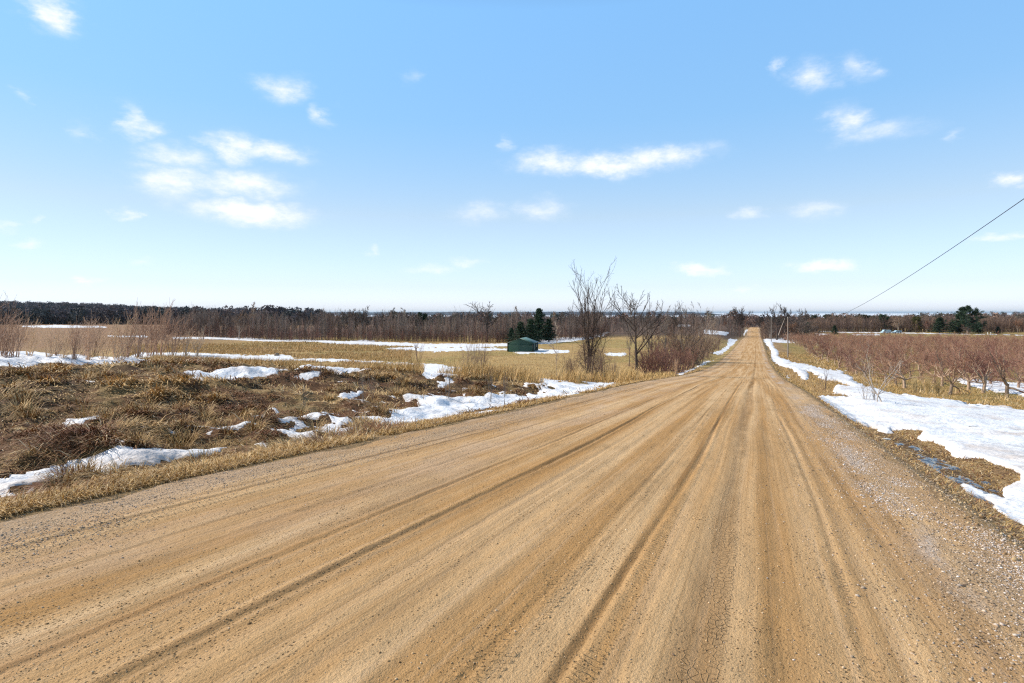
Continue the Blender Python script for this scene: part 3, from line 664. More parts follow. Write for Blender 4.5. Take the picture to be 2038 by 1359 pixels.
def build_grass():
    g = Geo()
    # 1. matted grass on the near bank
    X, Y = polar(330000, -50, 32, 4.2, 36); s, t = to_st(X, Y)
    k = (t < -6.5) & (Y < 31); k &= (t < -6.9) | (rng.random(len(t)) < .5)
    X, Y, s, t = X[k], Y[k], s[k], t[k]
    sm = snow_mask(X, Y); k = (sm < .45) | (rng.random(len(X)) < .01); X, Y, s, t, sm = X[k], Y[k], s[k], t[k], sm[k]
    k = fbm(X * 1.15, Y * 1.5, 183, 3) + .34 * (rng.random(len(X)) - .5) > .31; X, Y, s, t = X[k], Y[k], s[k], t[k]
    z = ground_z(X, Y); n = len(X); r = np.hypot(X, Y)
    tn = fbm(X * .5, Y * .5, 111, 3); tus = smooth(.5, .68, fbm(X * .9, Y * .9, 3, 3))
    flow = fbm(X * .35, Y * .35, 113, 3) * 9 + rng.normal(0, .75, n)
    ln = rng.uniform(.12, .36, n) * (.8 + tus * .8); lean = np.radians(np.clip(rng.normal(84 - 24 * tus, 9, n), 8, 96))
    f = smooth(.33, .66, tn * .55 + .45 * fbm(X * 1.3, Y * 1.3, 117, 3)) + rng.normal(0, .13, n)
    f = f + .10 - .5 * smooth(4.5, 2.5, np.abs(t + 10.2)) * smooth(15, 10, r) * smooth(.35, .6, fbm(X * .4, Y * .4, 123, 3))
    c = palette(n, f, [RUST * .85, BROWN * 1.1, BROWN * 1.5, GOLD * .6, STRAW * .75, STRAW * .95, STRAW * 1.1])
    pk = rng.random(n) < .08; c[pk] = PALE
    g.add(*blades(np.stack([X, Y, z - .01], -1), ln, np.maximum(.005, .00105 * r) * rng.uniform(.7, 1.5, n), flow, lean, np.radians(rng.uniform(5, 60, n)), c)[:2], color=c.repeat(5, 0))
    # tussocks: arching clumps of long grass
    nt_ = 260; X0, Y0 = polar(nt_ * 2, -46, 22, 6, 27); s, t = to_st(X0, Y0); k = (t < -7.6) & (Y0 < 26) & (snow_mask(X0, Y0) < .5) & (fbm(X0 * .25, Y0 * .25, 119, 2) > .43); X0, Y0 = X0[k], Y0[k]
    m = 85; n = len(X0) * m; a = rng.uniform(-math.pi, math.pi, n); rr = np.repeat(rng.uniform(.06, .22, len(X0)), m) * np.sqrt(rng.random(n)); ci = np.repeat(np.arange(len(X0)), m)
    X = X0[ci] + np.cos(a) * rr; Y = Y0[ci] + np.sin(a) * rr; hue = np.repeat(rng.random(len(X0)), m); sz = np.repeat(rng.uniform(.6, 1.25, len(X0)), m)
    c = palette(n, np.clip(hue * .7 + .3 * rng.random(n), 0, 1), [BROWN, BROWN * 1.5, GOLD * .6, STRAW * .75, STRAW * .9, STRAW])
    g.add(*blades(np.stack([X, Y, ground_z(X, Y) - .02], -1), rng.uniform(.22, .5, n) * sz, np.maximum(.0045, .0008 * np.hypot(X, Y)) * rng.uniform(.7, 1.3, n), a + rng.normal(0, .5, n), np.radians(np.clip(rng.normal(45, 16, n), 5, 85)), np.radians(rng.uniform(25, 75, n)), c)[:2], color=c.repeat(5, 0))
    # 2. golden fringe between road edge and snow
    n = 75000; s = np.exp(rng.uniform(math.log(2.5), math.log(75), n)); t = TL - .12 - np.abs(rng.normal(.35, .38, n)); X, Y = to_xy(s, t)
    k = (fbm(s * .7, t * 1.2, 121, 4) > .34 + .14 * vnoise(s * .35, t * 0, 122)) & (snow_mask(X, Y) < .5) & (Y > 1); X, Y, s, t = X[k], Y[k], s[k], t[k]; n = len(X); r = np.hypot(X, Y)
    c = palette(n, rng.random(n), [BROWN * 1.3, GOLD * .8, GOLD, STRAW, PALE])
    g.add(*blades(np.stack([X, Y, ground_z(X, Y) - .01], -1), rng.uniform(.07, .24, n), np.maximum(.0045, .0008 * r) * rng.uniform(.7, 1.4, n), rng.normal(-.4, 1.1, n), np.radians(np.clip(rng.normal(62, 20, n), 5, 90)), np.radians(rng.uniform(10, 80, n)), c)[:2], color=c.repeat(5, 0))
    # 3. the right verge, ditch side and orchard front
    n = 230000; s = np.exp(rng.uniform(math.log(8), math.log(170), n)); t = TR + rng.uniform(.1, 18, n); X, Y = to_xy(s, t)
    w = np.where(t < 5, smooth(14, 30, s) * .55, 1.0); w = w * np.where(t > 14, .45, 1)
    k = (rng.random(n) < w) & (snow_mask(X, Y) < .4) & (t > TR + .5 * rng.random(n)); X, Y, s, t = X[k], Y[k], s[k], t[k]; n = len(X); r = np.hypot(X, Y)
    tall = smooth(.5, .66, fbm(X * .35, Y * .35, 131, 3)) * smooth(8, 10, t) + .25
    tall = np.where(t < 8, .3 + .45 * smooth(.45, .65, fbm(X * .8, Y * .8, 137, 2)), tall)
    c = palette(n, .25 + .5 * rng.random(n) + .25 * tall, [BROWN * 1.2, RUST * 1.7, GOLD * .7, GOLD * .95, STRAW, PALE])
    g.add(*blades(np.stack([X, Y, ground_z(X, Y) - .01], -1), rng.uniform(.15, .6, n) * tall, np.maximum(.005, .00038 * r) * rng.uniform(.7, 1.3, n), rng.uniform(-3.1, 3.1, n), np.radians(np.clip(rng.normal(45, 20, n), 2, 85)), np.radians(rng.uniform(5, 60, n)), c)[:2], color=c.repeat(5, 0))
    n = 100000; s = np.exp(rng.uniform(math.log(5), math.log(30), n)); t = rng.uniform(TR + .15, 7.5, n); X, Y = to_xy(s, t)
    k = (snow_mask(X, Y) < .52) & (fbm(s * 1.3, t * 2, 127, 3) > .27) & ((np.abs(t - 3.4) > .3) | (rng.random(n) < .3)); X, Y = X[k], Y[k]; n = len(X)
    c = palette(n, rng.random(n), [BROWN * .7, RUST, GOLD * .55, GOLD * .8, STRAW, PALE])
    g.add(*blades(np.stack([X, Y, ground_z(X, Y) + .004], -1), rng.uniform(.04, .16, n), np.maximum(.006, .0009 * np.hypot(X, Y)) * rng.uniform(.6, 1.5, n), rng.uniform(-3.1, 3.1, n), np.radians(np.clip(rng.normal(80, 12, n), 20, 95)), np.radians(rng.uniform(0, 30, n)), c)[:2], color=c.repeat(5, 0))
    V, fs, C = g.arrays()
    o = obj('grass', new_mesh('grass', V, fs, {'tint': C}), M['grass']); tag(o, 'matted dry winter grass on the road banks and ditch sides', 'grass', kind='stuff')
    # 4. tall straw-coloured grass beyond the knoll, thinning into the mown field
    g = Geo()
    X, Y = polar(260000, -42, 20, 24, 120); s, t = to_st(X, Y)
    edge = 26 - .06 * X
    w = (np.exp(-np.clip(Y - 31, 0, 200) / 18) + .10) * smooth(27, 32, Y + X * .12)
    k = (t < -7.2) & (Y > 25.0) & (rng.random(len(t)) < w); X, Y, s, t = X[k], Y[k], s[k], t[k]
    k = (snow_mask(X, Y) < .35); X, Y, s, t = X[k], Y[k], s[k], t[k]; n = len(X); r = np.hypot(X, Y)
    pt = fbm(X * .12, Y * .12, 141, 3); tl = (.25 + .75 * np.exp(-np.clip(Y - 36, 0, 200) / 16)) * (.55 + .9 * smooth(.35, .65, pt)) * smooth(24, 30, Y + 3 * rng.random(n))
    c = palette(n, rng.random(n) * .7 + .3 * pt, [RUST * 2.0, GOLD * .7, GOLD * .9, STRAW * .9, STRAW * 1.1, PALE])
    g.add(*blades(np.stack([X, Y, ground_z(X, Y) - .02], -1), rng.uniform(.3, .95, n) * tl, np.maximum(.009, .0006 * r) * rng.uniform(.7, 1.3, n), rng.normal(.3, 1.2, n), np.radians(np.abs(rng.normal(14, 12, n))), np.radians(rng.uniform(0, 45, n)), c)[:2], color=c.repeat(5, 0))
    X, Y = polar(170000, -34, -10, 38, 175); k = (snow_mask(X, Y) < .35) & (fbm(X * .1, Y * .25, 143, 3) > .36); X, Y = X[k], Y[k]; n = len(X); r = np.hypot(X, Y); pt = fbm(X * .07, Y * .2, 145, 3)
    c = palette(n, .55 * rng.random(n) + .5 * pt, [GOLD * .7, GOLD * .9, STRAW * .85, STRAW, PALE * .9])
    g.add(*blades(np.stack([X, Y, ground_z(X, Y) - .02], -1), rng.uniform(.25, .65, n) * (.5 + pt), np.maximum(.012, .0005 * r) * rng.uniform(.7, 1.3, n), rng.normal(.3, 1.2, n), np.radians(np.abs(rng.normal(16, 12, n))), np.radians(rng.uniform(0, 45, n)), c)[:2], color=c.repeat(5, 0))
    # short stubble tufts on the far mown field and under the orchard
    X, Y = polar(150000, -46, 46, 45, 230); s, t = to_st(X, Y)
    k = ((t < -9) | (t > 9)); X, Y, s, t = X[k], Y[k], s[k], t[k]; k = (snow_mask(X, Y) < .3); X, Y, s, t = X[k], Y[k], s[k], t[k]; n = len(X); r = np.hypot(X, Y)
    c = palette(n, .6 * fbm(X * .08, Y * .08, 151, 3) + .4 * rng.random(n), [OLIVE * 1.25, GOLD * .75, GOLD * .9, STRAW * .9, STRAW])
    g.add(*blades(np.stack([X, Y, ground_z(X, Y) - .02], -1), rng.uniform(.08, .25, n), .0004 * r, rng.uniform(-3, 3, n), np.radians(np.abs(rng.normal(40, 25, n))), np.radians(rng.uniform(0, 45, n)), c)[:2], color=c.repeat(5, 0))
    V, fs, C = g.arrays()
    o = obj('field_grass', new_mesh('field_grass', V, fs, {'tint': C}), M['grass']); tag(o, 'tall straw coloured grass and stubble across the fields below the road', 'grass', kind='stuff')
build_grass()

def build_gravel():
    ico = bpy.data.meshes.new('tmp'); import bmesh
    bm = bmesh.new(); bmesh.ops.create_icosphere(bm, subdivisions=1, radius=.5)
    V0 = np.array([v.co[:] for v in bm.verts]); F0 = np.array([[v.index for v in f.verts] for f in bm.faces]); bm.free(); bpy.data.meshes.remove(ico)
    tm = []
    for i in range(7):
        r = np.random.default_rng(i); V = V0 * r.uniform(.75, 1.2, (len(V0), 1)) * r.uniform(.6, 1.1, 3) * np.array([1, 1, .62]); tm.append((V, [F0]))
    P = []
    def strip(n, s0, s1, tfun, size, cols):
        s = np.exp(rng.uniform(math.log(s0), math.log(s1), n)); t = tfun(n, s); X, Y = to_xy(s, t)
        sz = size(n, s); on = (t > TL) & (t < TR)
        z = np.where(on, road_z(s) + .035 * (1 - ((t + 1.9) / 4.2) ** 2) + road_rut(s, t), ground_z(X, Y))
        edge = np.maximum(TL - t, t - TR) + (fbm(s * 1.1, t * 3, 107, 3) - .5) * .5
        z = np.where(on, z - smooth(-.15, .25, edge) * .16, z); z = np.maximum(z, np.where(on, ground_z(X, Y) - .09 * smooth(-.02, .45, np.minimum(t - TL, TR - t)), z))
        k = (Y > .8) & (snow_mask(X, Y) < .4); k &= (n < 50000) | (fbm(s * .9, t * 2.2, 173, 3) + .25 * (rng.random(n) - .5) > .46)
        P.append((np.stack([X, Y, z + sz * .12], -1)[k], sz[k], palette(n, rng.random(n), cols)[k]))
    gm = lambda n, m, sd, lo, hi: np.clip(np.exp(rng.normal(math.log(m), sd, n)), lo, hi)
    G1 = [np.array([.20, .14, .10]), np.array([.36, .26, .17]), np.array([.5, .38, .26]), np.array([.62, .54, .47])]
    strip(34000, 1.6, 22, lambda n, s: rng.normal(1.8, .6, n), lambda n, s: gm(n, .0085, .45, .004, .03) * (1 + s * .03), G1)
    strip(11000, 1.6, 22, lambda n, s: np.where(vnoise(s * .9, s * 0, 7) > .42, 1.42, 1.8) + rng.normal(0, .15, n) + .12 * np.sin(s * 1.3), lambda n, s: gm(n, .0095, .4, .005, .028) * (1 + s * .03), [np.array([.42, .33, .26]), np.array([.60, .51, .45]), np.array([.74, .69, .64])])
    strip(13000, 2.2, 26, lambda n, s: np.where(vnoise(s * .8, s * 0, 8) > .4, -5.6, -5.2) + rng.normal(0, .3, n), lambda n, s: gm(n, .007, .45, .004, .022) * (1 + s * .03), [np.array([.25, .18, .13]), np.array([.40, .31, .23]), np.array([.56, .47, .38])])
    strip(60000, 1.3, 16, lambda n, s: rng.uniform(-5.6, 1.6, n), lambda n, s: gm(n, .0050, .42, .003, .022) * (1 + s * .05), [np.array([.22, .13, .06]), np.array([.42, .26, .12]), np.array([.55, .37, .19]), np.array([.66, .5, .33])])
    strip(16000, 2, 18, lambda n, s: rng.uniform(1.9, 5.4, n), lambda n, s: gm(n, .016, .5, .006, .07), [np.array([.25, .15, .07]), np.array([.45, .31, .16]), np.array([.6, .46, .28])])
    pos = np.concatenate([p[0] for p in P]); sz = np.concatenate([p[1] for p in P]); c = np.concatenate([p[2] for p in P]); n = len(pos)
    V, fs, C = scatter_join(tm, pos, rng.uniform(0, 6.28, n), sz, rng.integers(0, len(tm), n), color=c)
    o = obj('gravel', new_mesh('gravel', V, fs, {'tint': C}), M['gravel']); tag(o, 'loose pebbles along both shoulders of the dirt road', 'gravel', kind='stuff')
build_gravel()

# meltwater in the ditch
def build_water():
    m = bpy.data.materials.new('meltwater'); m.use_nodes = True; b = m.node_tree.nodes['Principled BSDF']
    b.inputs['Base Color'].default_value = (.055, .045, .04, 1); b.inputs['Roughness'].default_value = .06; b.inputs['Specular IOR Level'].default_value = .6
    n = m.node_tree.nodes.new('ShaderNodeTexNoise'); n.inputs['Scale'].default_value = 9; bp = m.node_tree.nodes.new('ShaderNodeBump'); bp.inputs['Strength'].default_value = .25; bp.inputs['Distance'].default_value = .02
    m.node_tree.links.new(n.outputs['Fac'], bp.inputs['Height']); m.node_tree.links.new(bp.outputs[0], b.inputs['Normal'])
    s = np.linspace(8.5, 18.5, 240); u = np.linspace(-1, 1, 40); S, U = np.meshgrid(s, u, indexing='ij')
    c = 3.42 + .2 * (fbm(S * .5, S * 0, 161, 2) - .5); wd = .42 * np.sqrt(np.clip(np.minimum((S - 8.5) / 2, (18.5 - S) / 4), 0, 1))
    T = c + U * wd; X, Y = to_xy(S, T)
    lvl = road_z(S) - .556 + (fbm(S * 2.4, T * 7, 163, 4) - .5) * .14
    V = np.stack([X, Y, lvl], -1).reshape(-1, 3); idx = np.arange(V.shape[0]).reshape(S.shape)
    q = np.stack([idx[:-1, :-1], idx[:-1, 1:], idx[1:, 1:], idx[1:, :-1]], -1).reshape(-1, 4)[:, ::-1]
    o = obj('water', new_mesh('water', V, [q], None, True), m); tag(o, kind='structure')
build_water()

# ------------------------------------------------------------------ trees
def grow(par, rad, n, u0, u1, ang, asd, ln, lsd, up, wob, rr, K, r_, taper=.5, rmin=.002, tipr=.25):
    """children for every parent polyline (B,K,3)"""
    B, Kp, _ = par.shape
    u = u0 + (u1 - u0) * ((np.arange(n)[None] + r_.random((B, n))) / n)
    f = u * (Kp - 1); i = np.minimum(f.astype(int), Kp - 2); fr = (f - i)[..., None]; bi = np.arange(B)[:, None]
    p = par[bi, i] * (1 - fr) + par[bi, i + 1] * fr
    T = par[bi, i + 1] - par[bi, i]; T /= np.linalg.norm(T, axis=-1, keepdims=True) + 1e-9
    rp = rad[bi, i] * (1 - fr[..., 0]) + rad[bi, i + 1] * fr[..., 0]
    ref = r_.normal(size=T.shape); N1 = np.cross(T, ref); N1 /= np.linalg.norm(N1, axis=-1, keepdims=True) + 1e-9
    a = np.radians(ang + r_.normal(0, asd, (B, n)))[..., None]
    d = np.cos(a) * T + np.sin(a) * N1
    L0 = np.linalg.norm(np.diff(par, axis=1), axis=2).sum(1)
    L_ = L0[:, None] * ln * (1 - taper * (u - u0) / max(u1 - u0, 1e-6)) * np.clip(1 + r_.normal(0, lsd, (B, n)), .3, 2)
    pts = [p]; step = (L_ / (K - 1))[..., None]
    for k in range(K - 1):
        d = d + np.array([0, 0, up]) / (K - 1) + r_.normal(0, wob, d.shape); d /= np.linalg.norm(d, axis=-1, keepdims=True) + 1e-9
        p = p + d * step; pts.append(p)
    P = np.stack(pts, 2).reshape(B * n, K, 3)
    r0 = np.maximum(rp * rr, rmin).reshape(-1, 1)
    R = r0 * np.linspace(1, tipr, K)[None]
    return P, R
def trunk_line(h, r, lean=(0, 0), K=7, wob=.03, r_=None, base=(0, 0, 0), tip=.3):
    z = np.linspace(0, 1, K); w = np.cumsum(r_.normal(0, wob, (K, 2)), 0) * h / K; w -= w[0]
    P = np.stack([base[0] + lean[0] * z * h + w[:, 0], base[1] + lean[1] * z * h + w[:, 1], base[2] + z * h], -1)[None]
    R = (r * np.linspace(1, tip, K))[None].copy(); R[0, 0] *= 1.35
    return P, R
def cat(*prs):                                      # polylines with the same number of points
    return np.concatenate([p for p, _ in prs]), np.concatenate([r for _, r in prs])
def tree_obj(name, trunk, crown, m_trunk, m_crown, loc, rz=0.0, height=None):
    """trunk / crown: lists of (P, R, sides)"""
    root = empty(name, loc, rz)
    for nm, lst, m_ in (('trunk', trunk, m_trunk), ('crown', crown, m_crown)):
        g = Geo()
        for P, R, sd_ in lst: g.tubes(P, R, sd_)
        obj(nm, g.mesh(name + '_' + nm, True), m_, root)
    if height:
        k = height / max(float(np.max(P[..., 2])) for lst in (trunk, crown) for P, R, sd_ in lst); root.scale = (k, k, k)
    return root

# --- the tall vase-shaped tree on the left of the road, then its neighbours
def roadside_trees():
    X, Y, z = gpt(1170, 753); h = (757 - 512) / F * Y
    r_ = np.random.default_rng(12)
    stems = cat(trunk_line(h * .74, .15, (-.01, 0), 7, .05, r_, (0, 0, -.1)), trunk_line(h * .70, .14, (.085, .02), 7, .05, r_, (.12, .1, -.1)), trunk_line(h * .46, .085, (.16, -.03), 7, .06, r_, (.3, 0, -.1)), trunk_line(h * .5, .07, (-.09, .05), 7, .06, r_, (-.15, .05, -.1)))
    l1 = grow(*stems, 9, .24, .98, 36, 8, .66, .15, .75, .045, .66, 7, r_, .35, .028, .35)
    l2 = grow(*l1, 5, .25, .97, 30, 10, .42, .2, .5, .06, .65, 5, r_, .3, .021, .5)
    l3 = grow(*l2, 4, .2, .95, 35, 12, .38, .25, .3, .09, .65, 4, r_, .3, .0135, .6)
    low = grow(*stems, 9, .06, .5, 62, 14, .30, .3, .5, .12, .3, 5, r_, .2, .008, .4); low2 = grow(*low, 7, .15, 1, 45, 20, .5, .3, -.2, .2, .6, 4, r_, .3, .005, .5)
    vine = grow(*stems, 60, .26, .62, 75, 25, .17, .3, -1.3, .25, .06, 5, r_, .2, .010, .5); vine2 = grow(*vine, 4, .2, 1, 55, 20, .6, .3, -.6, .2, .7, 4, r_, .3, .008, .5)
    t = tree_obj('bare_tree', [(*stems, 7), (*l1, 5)], [(*l2, 4), (*l3, 3), (*low, 4), (*low2, 3)], M['bark_dark'], M['bark_dark'], (X, Y, z), 0, h)
    g = Geo(); g.tubes(*vine, 3); g.tubes(*vine2, 3); obj('vine', g.mesh('vine'), M['twig_brown'], t)
    tag(t, 'tallest bare tree left of the road, several upright stems wrapped in brown vines', 'tree')
    # single-trunk tree at the road edge
    X, Y, z = gpt(1268, 753); h = (755 - 566) / F * Y; r_ = np.random.default_rng(5)
    tr = trunk_line(h * .80, .135, (-.045, 0), 9, .03, r_, (0, 0, -.1), .25)
    l1 = grow(*tr, 13, .30, .96, 48, 8, .70, .14, .35, .05, .6, 7, r_, .5, .034, .4); l2 = grow(*l1, 5, .25, .97, 38, 10, .40, .2, .4, .07, .65, 5, r_, .3, .021, .5); l3 = grow(*l2, 4, .25, .97, 40, 12, .36, .25, .2, .08, .65, 4, r_, .3, .013, .6)
    t = tree_obj('bare_tree', [(*tr, 8), (*l1, 5)], [(*l2, 4), (*l3, 3)], M['bark_dark'], M['bark_dark'], (X, Y, z), 0, h)
    tag(t, 'dark single-trunked bare tree with spreading upswept branches at the road edge', 'tree')
    # spreading tree with a long low limb
    X, Y, z = gpt(1298, 737); r_ = np.random.default_rng(21); h = (735 - 618) / F * Y
    tr = trunk_line(h * .55, .14, (.02, 0), 6, .06, r_, (0, 0, -.1), .45)
    l1 = grow(*tr, 7, .35, 1, 48, 12, .95, .2, .45, .09, .62, 7, r_, .2, .02, .3)
    limb = np.array([[(0, 0, .30), (.16, .02, .27), (.40, .03, .28), (.62, .02, .36), (.80, 0, .50), (.90, 0, .66), (.95, 0, .8)]]) * h
    l1 = cat(l1, (limb, np.linspace(.10, .03, 7)[None]))
    l2 = grow(*l1, 6, .2, .97, 45, 12, .42, .25, .35, .1, .5, 5, r_, .3, .026, .45); l3 = grow(*l2, 5, .2, .97, 42, 14, .42, .25, .15, .12, .6, 4, r_, .3, .016, .5); l4 = grow(*l3, 3, .2, .97, 42, 14, .5, .25, .1, .12, .6, 3, r_, .3, .008, .5)
    t = tree_obj('bare_tree', [(*tr, 7), (*l1, 5)], [(*l2, 4), (*l3, 3), (*l4, 3)], M['bark_dark'], M['bark_grey'], (X, Y, z), 0, h)
    tag(t, 'spreading bare tree whose long low limb bends out toward the road above red shrubs', 'tree')
    def slender(px, py, top, seed, label, tm, cm, n1=14, ang=32, lean=(0, 0), frac=.95, ln=.34, rad=.07, n2=5, up=.4):
        X, Y, z = gpt(px, py); h = (py - top) / F * Y; r_ = np.random.default_rng(seed)
        tr = trunk_line(h * frac, rad, lean, 8, .05, r_, (0, 0, -.1), .15)
        l1 = grow(*tr, n1, .2, .97, ang, 10, ln, .25, up, .08, .55, 6, r_, .5, .036, .45); l2 = grow(*l1, n2, .2, .97, 38, 12, .42, .25, .3, .1, .65, 4, r_, .3, .022, .55); l3 = grow(*l2, 4, .2, .97, 40, 14, .45, .25, .1, .1, .7, 3, r_, .3, .015, .55)
        t = tree_obj('bare_tree', [(*tr, 6)], [(*l1, 4), (*l2, 3), (*l3, 3)], tm, cm, (X, Y, z), 0, h); tag(t, label, 'tree')
    slender(1252, 728, 592, 31, 'slim twiggy bare tree standing behind the dark single-trunked tree', M['bark_grey'], M['bark_grey'], 26, 22, ln=.22)
    slender(1324, 728, 602, 32, 'twiggy grey bare tree with narrow top just right of the low-limbed tree', M['bark_grey'], M['bark_grey'], 20, 28, ln=.3)
    slender(1356, 722, 596, 33, 'bare tree with open fan-shaped top in the roadside thicket', M['bark_dark'], M['bark_dark'], 11, 34, frac=.72, ln=.55, up=.6)
    slender(1378, 720, 598, 34, 'thin bare tree with one forked tip in the roadside thicket', M['bark_dark'], M['bark_dark'], 8, 34, frac=.97, ln=.22, n2=3)
    slender(1392, 712, 601, 35, 'thin straight bare tree near the right end of the roadside thicket', M['bark_grey'], M['bark_dark'], 8, 38, frac=.97, ln=.2, n2=3)
    slender(1405, 702, 608, 36, 'pale grey bare tree with leaning branches at the right end of the thicket', M['bark_pale'], M['bark_pale'], 10, 36, lean=(.03, 0), ln=.42, rad=.1)
    slender(1338, 718, 622, 37, 'dense brown twiggy bare tree in the middle of the roadside thicket', M['bark_grey'], M['twig_brown'], 22, 40, ln=.42)
    slender(1310, 716, 640, 38, 'low brown bare tree behind the red shrubs', M['bark_grey'], M['twig_brown'], 20, 44, ln=.5)
    slender(1291, 727, 606, 41, 'dark bare tree between the dark single-trunked tree and the low-limbed tree', M['bark_dark'], M['bark_dark'], 16, 30, frac=.9, ln=.32)
    slender(1342, 721, 604, 42, 'dark bare tree with two upright leaders in the middle of the thicket', M['bark_dark'], M['bark_dark'], 14, 26, frac=.8, ln=.42, up=.7)
    slender(1367, 719, 606, 43, 'slim grey bare tree right of the open fan-shaped tree', M['bark_grey'], M['bark_grey'], 15, 30, frac=.9, ln=.3)
    slender(1386, 715, 622, 44, 'brown twiggy bare tree low in the right half of the thicket', M['bark_grey'], M['twig_brown'], 20, 38, ln=.4)
    slender(1418, 699, 632, 45, 'short brown bare tree at the far right end of the thicket', M['bark_grey'], M['twig_brown'], 18, 40, ln=.42)
    slender(1107, 748, 637, 39, 'pale lone sapling left of the tallest bare tree', M['bark_pale'], M['bark_pale'], 9, 35, lean=(.01, 0), ln=.3, rad=.035, n2=3)
roadside_trees()

def bush(r_, n, h, spread, rstem, twigs=6, fine=3, up=.5, K=5, base=.12, lean=(0, 0)):
    az = r_.uniform(0, 2 * math.pi, n); inc = np.abs(r_.normal(0, spread, n)); L_ = h * r_.uniform(.6, 1.05, n)
    p = np.stack([np.cos(az), np.sin(az), np.zeros(n)], -1) * (base * r_.random(n))[:, None]
    d = np.stack([np.cos(az) * np.sin(inc), np.sin(az) * np.sin(inc), np.cos(inc)], -1); pts = [p - np.array([0, 0, .05])]
    for k in range(K - 1):
        d = d + np.array([lean[0] / (K - 1), lean[1] / (K - 1), up / (K - 1) * .4]) + r_.normal(0, .06, d.shape); d /= np.linalg.norm(d, axis=1, keepdims=True); p = p + d * (L_ / (K - 1))[:, None]; pts.append(p)
    P = np.stack(pts, 1); R = rstem * r_.uniform(.7, 1.2, (n, 1)) * np.linspace(1, .35, K)[None]
    out = [(P, R, 3)]
    if twigs:
        a = grow(P, R, twigs, .25, .98, 28, 10, .4, .3, up * .5, .08, .6, 4, r_, .4, rstem * .35, .5); out.append((*a, 3))
        if fine: out.append((*grow(*a, fine, .2, .98, 32, 12, .5, .3, .2, .1, .7, 3, r_, .3, rstem * .3, .6), 3))
    return out
def bush_mesh(name, lst):
    g = Geo()
    for P, R, s_ in lst: g.tubes(P, R, s_)
    return g.mesh(name)
def shrubs():
    R_ = np.random.default_rng
    red = [bush_mesh('red_shrub', bush(R_(50 + i), 15, 1.0, .46, .014, 5, 3)) for i in range(3)]
    brn = [bush_mesh('brown_shrub', bush(R_(60 + i), 15, 1.0, .5, .013, 5, 3)) for i in range(3)]
    weed = [bush_mesh('weed_bush', bush(R_(70 + i), 13, 1.15, .42, .012, 6, 2, .2, lean=(.32, .05))) for i in range(5)]
    clump = [bush_mesh('grass_clump', bush(R_(170 + i), 46, 1.0, .3, .011, 3, 0, .1)) for i in range(3)]
    thin = [bush_mesh('thin_shrub', bush(R_(80 + i), 9, 1.0, .35, .010, 5, 2, .4)) for i in range(3)]
    rr = random.Random(4)
    def put(name, meshes, m_, px, py, hpx, label, cat_, group=None, wide=1.0, Y=None):
        X, Y, z = gpt(px, py) if Y is None else gat(px, Y); h = hpx / F * Y
        o = obj(name, rr.choice(meshes), m_, None, (X, Y, z)); o.scale = (h * wide, h * wide, h); o.rotation_euler = (0, 0, rr.uniform(-.7, .7) if meshes is weed else rr.uniform(0, 6.28))
        if o.data.materials and o.data.materials[0] != m_: o.material_slots[0].link = 'OBJECT'; o.material_slots[0].material = m_
        tag(o, label, cat_, group); return o
    for px, py, hp in ((1284,749,46),(1296,748,52),(1308,747,50),(1320,746,46),(1332,745,52),(1343,743,44),(1354,741,46),(1366,737,42),(1376,733,44),(1300,741,50),(1325,738,52),(1348,734,48),(1290,744,56)):
        put('red_shrub', red, M['twig_red'], px, py, hp, 'red stemmed shrub in the hedge under the roadside trees', 'shrub', 'red shrubs along the road edge', 1.05)
    for px, py, hp in ((1338,724,62),(1352,724,60),(1362,722,58),(1374,722,64),(1384,718,56),(1394,714,56),(1404,708,44),(1416,704,34),(1390,726,52),(1378,728,50),(1318,726,56),(1410,714,38),(1428,696,30)):
        put('brown_shrub', brn, M['twig_brown'], px, py, hp, 'brown twiggy shrub in the thicket beside the road', 'shrub', 'brown shrubs in the roadside thicket', 1.0)
    for px, py, hp in ((1142,757,52),(1184,757,50),(1200,756,60),(1222,755,36),(1130,756,40)):
        put('brown_shrub', brn, M['twig_brown'], px, py, hp, 'thin brown brush around the foot of the tallest bare tree', 'shrub', 'brush around the tallest bare tree', .75)
    for px, py, hp, w_ in ((6,709,88,.55),(30,710,70,.8),(60,709,58,.8),(95,711,52,.9),(125,713,50,.9),(150,716,58,.9),(178,717,66,.9),(205,716,60,.9),(228,714,70,.9),(252,712,76,.8),(276,711,78,.8),(298,709,88,.7),(318,708,76,.8),(342,709,66,.8),(368,708,50,.9),(392,708,42,.9),(14,712,60,.8),(240,718,46,1.0),(-25,711,92,.8),(110,709,44,1.0),(190,709,58,.9),(165,709,50,.9)):
        put('weed_bush', weed, M['weed'] if (px // 7) % 3 else weed_dark, px, py, hp, 'tall feathery tan weeds behind the snow strip on the knoll', 'weeds', 'tall dry weeds behind the snow strip', w_)
    put('bare_shrub', thin, M['twig_brown'], 833, 719, 46, 'open vase-shaped bare shrub in front of the distant field snow', 'shrub', None, .9)
    for px, py, hp in ((928,746,58),(944,748,62),(962,747,52)):
        put('weed_bush', weed, M['twig_brown'], px, py, hp, 'rusty brown weed clump at the lower end of the snow knoll', 'weeds', 'rusty weed clumps below the knoll', .5)
    for px, py, hp, lb in ((891,793,66,'tall thin weed stalk standing in the snow near the bank'),(724,800,66,'dark twiggy weed leaning among the matted bank grass'),(742,796,56,'dark upright weed stalks in the matted bank grass'),(638,748,30,'short thin weed stalk in the middle of the bank'),(975,800,72,'slender weed stalks at the snowy foot of the bank'),(605,812,52,'thin weed stalk on the bank near small snow patches'),(1004,792,54,'small bare twig by the snow beside the road')):
        put('weed_stalk', thin, M['bark_grey'], px, py, hp, lb, 'weed', None, .45)
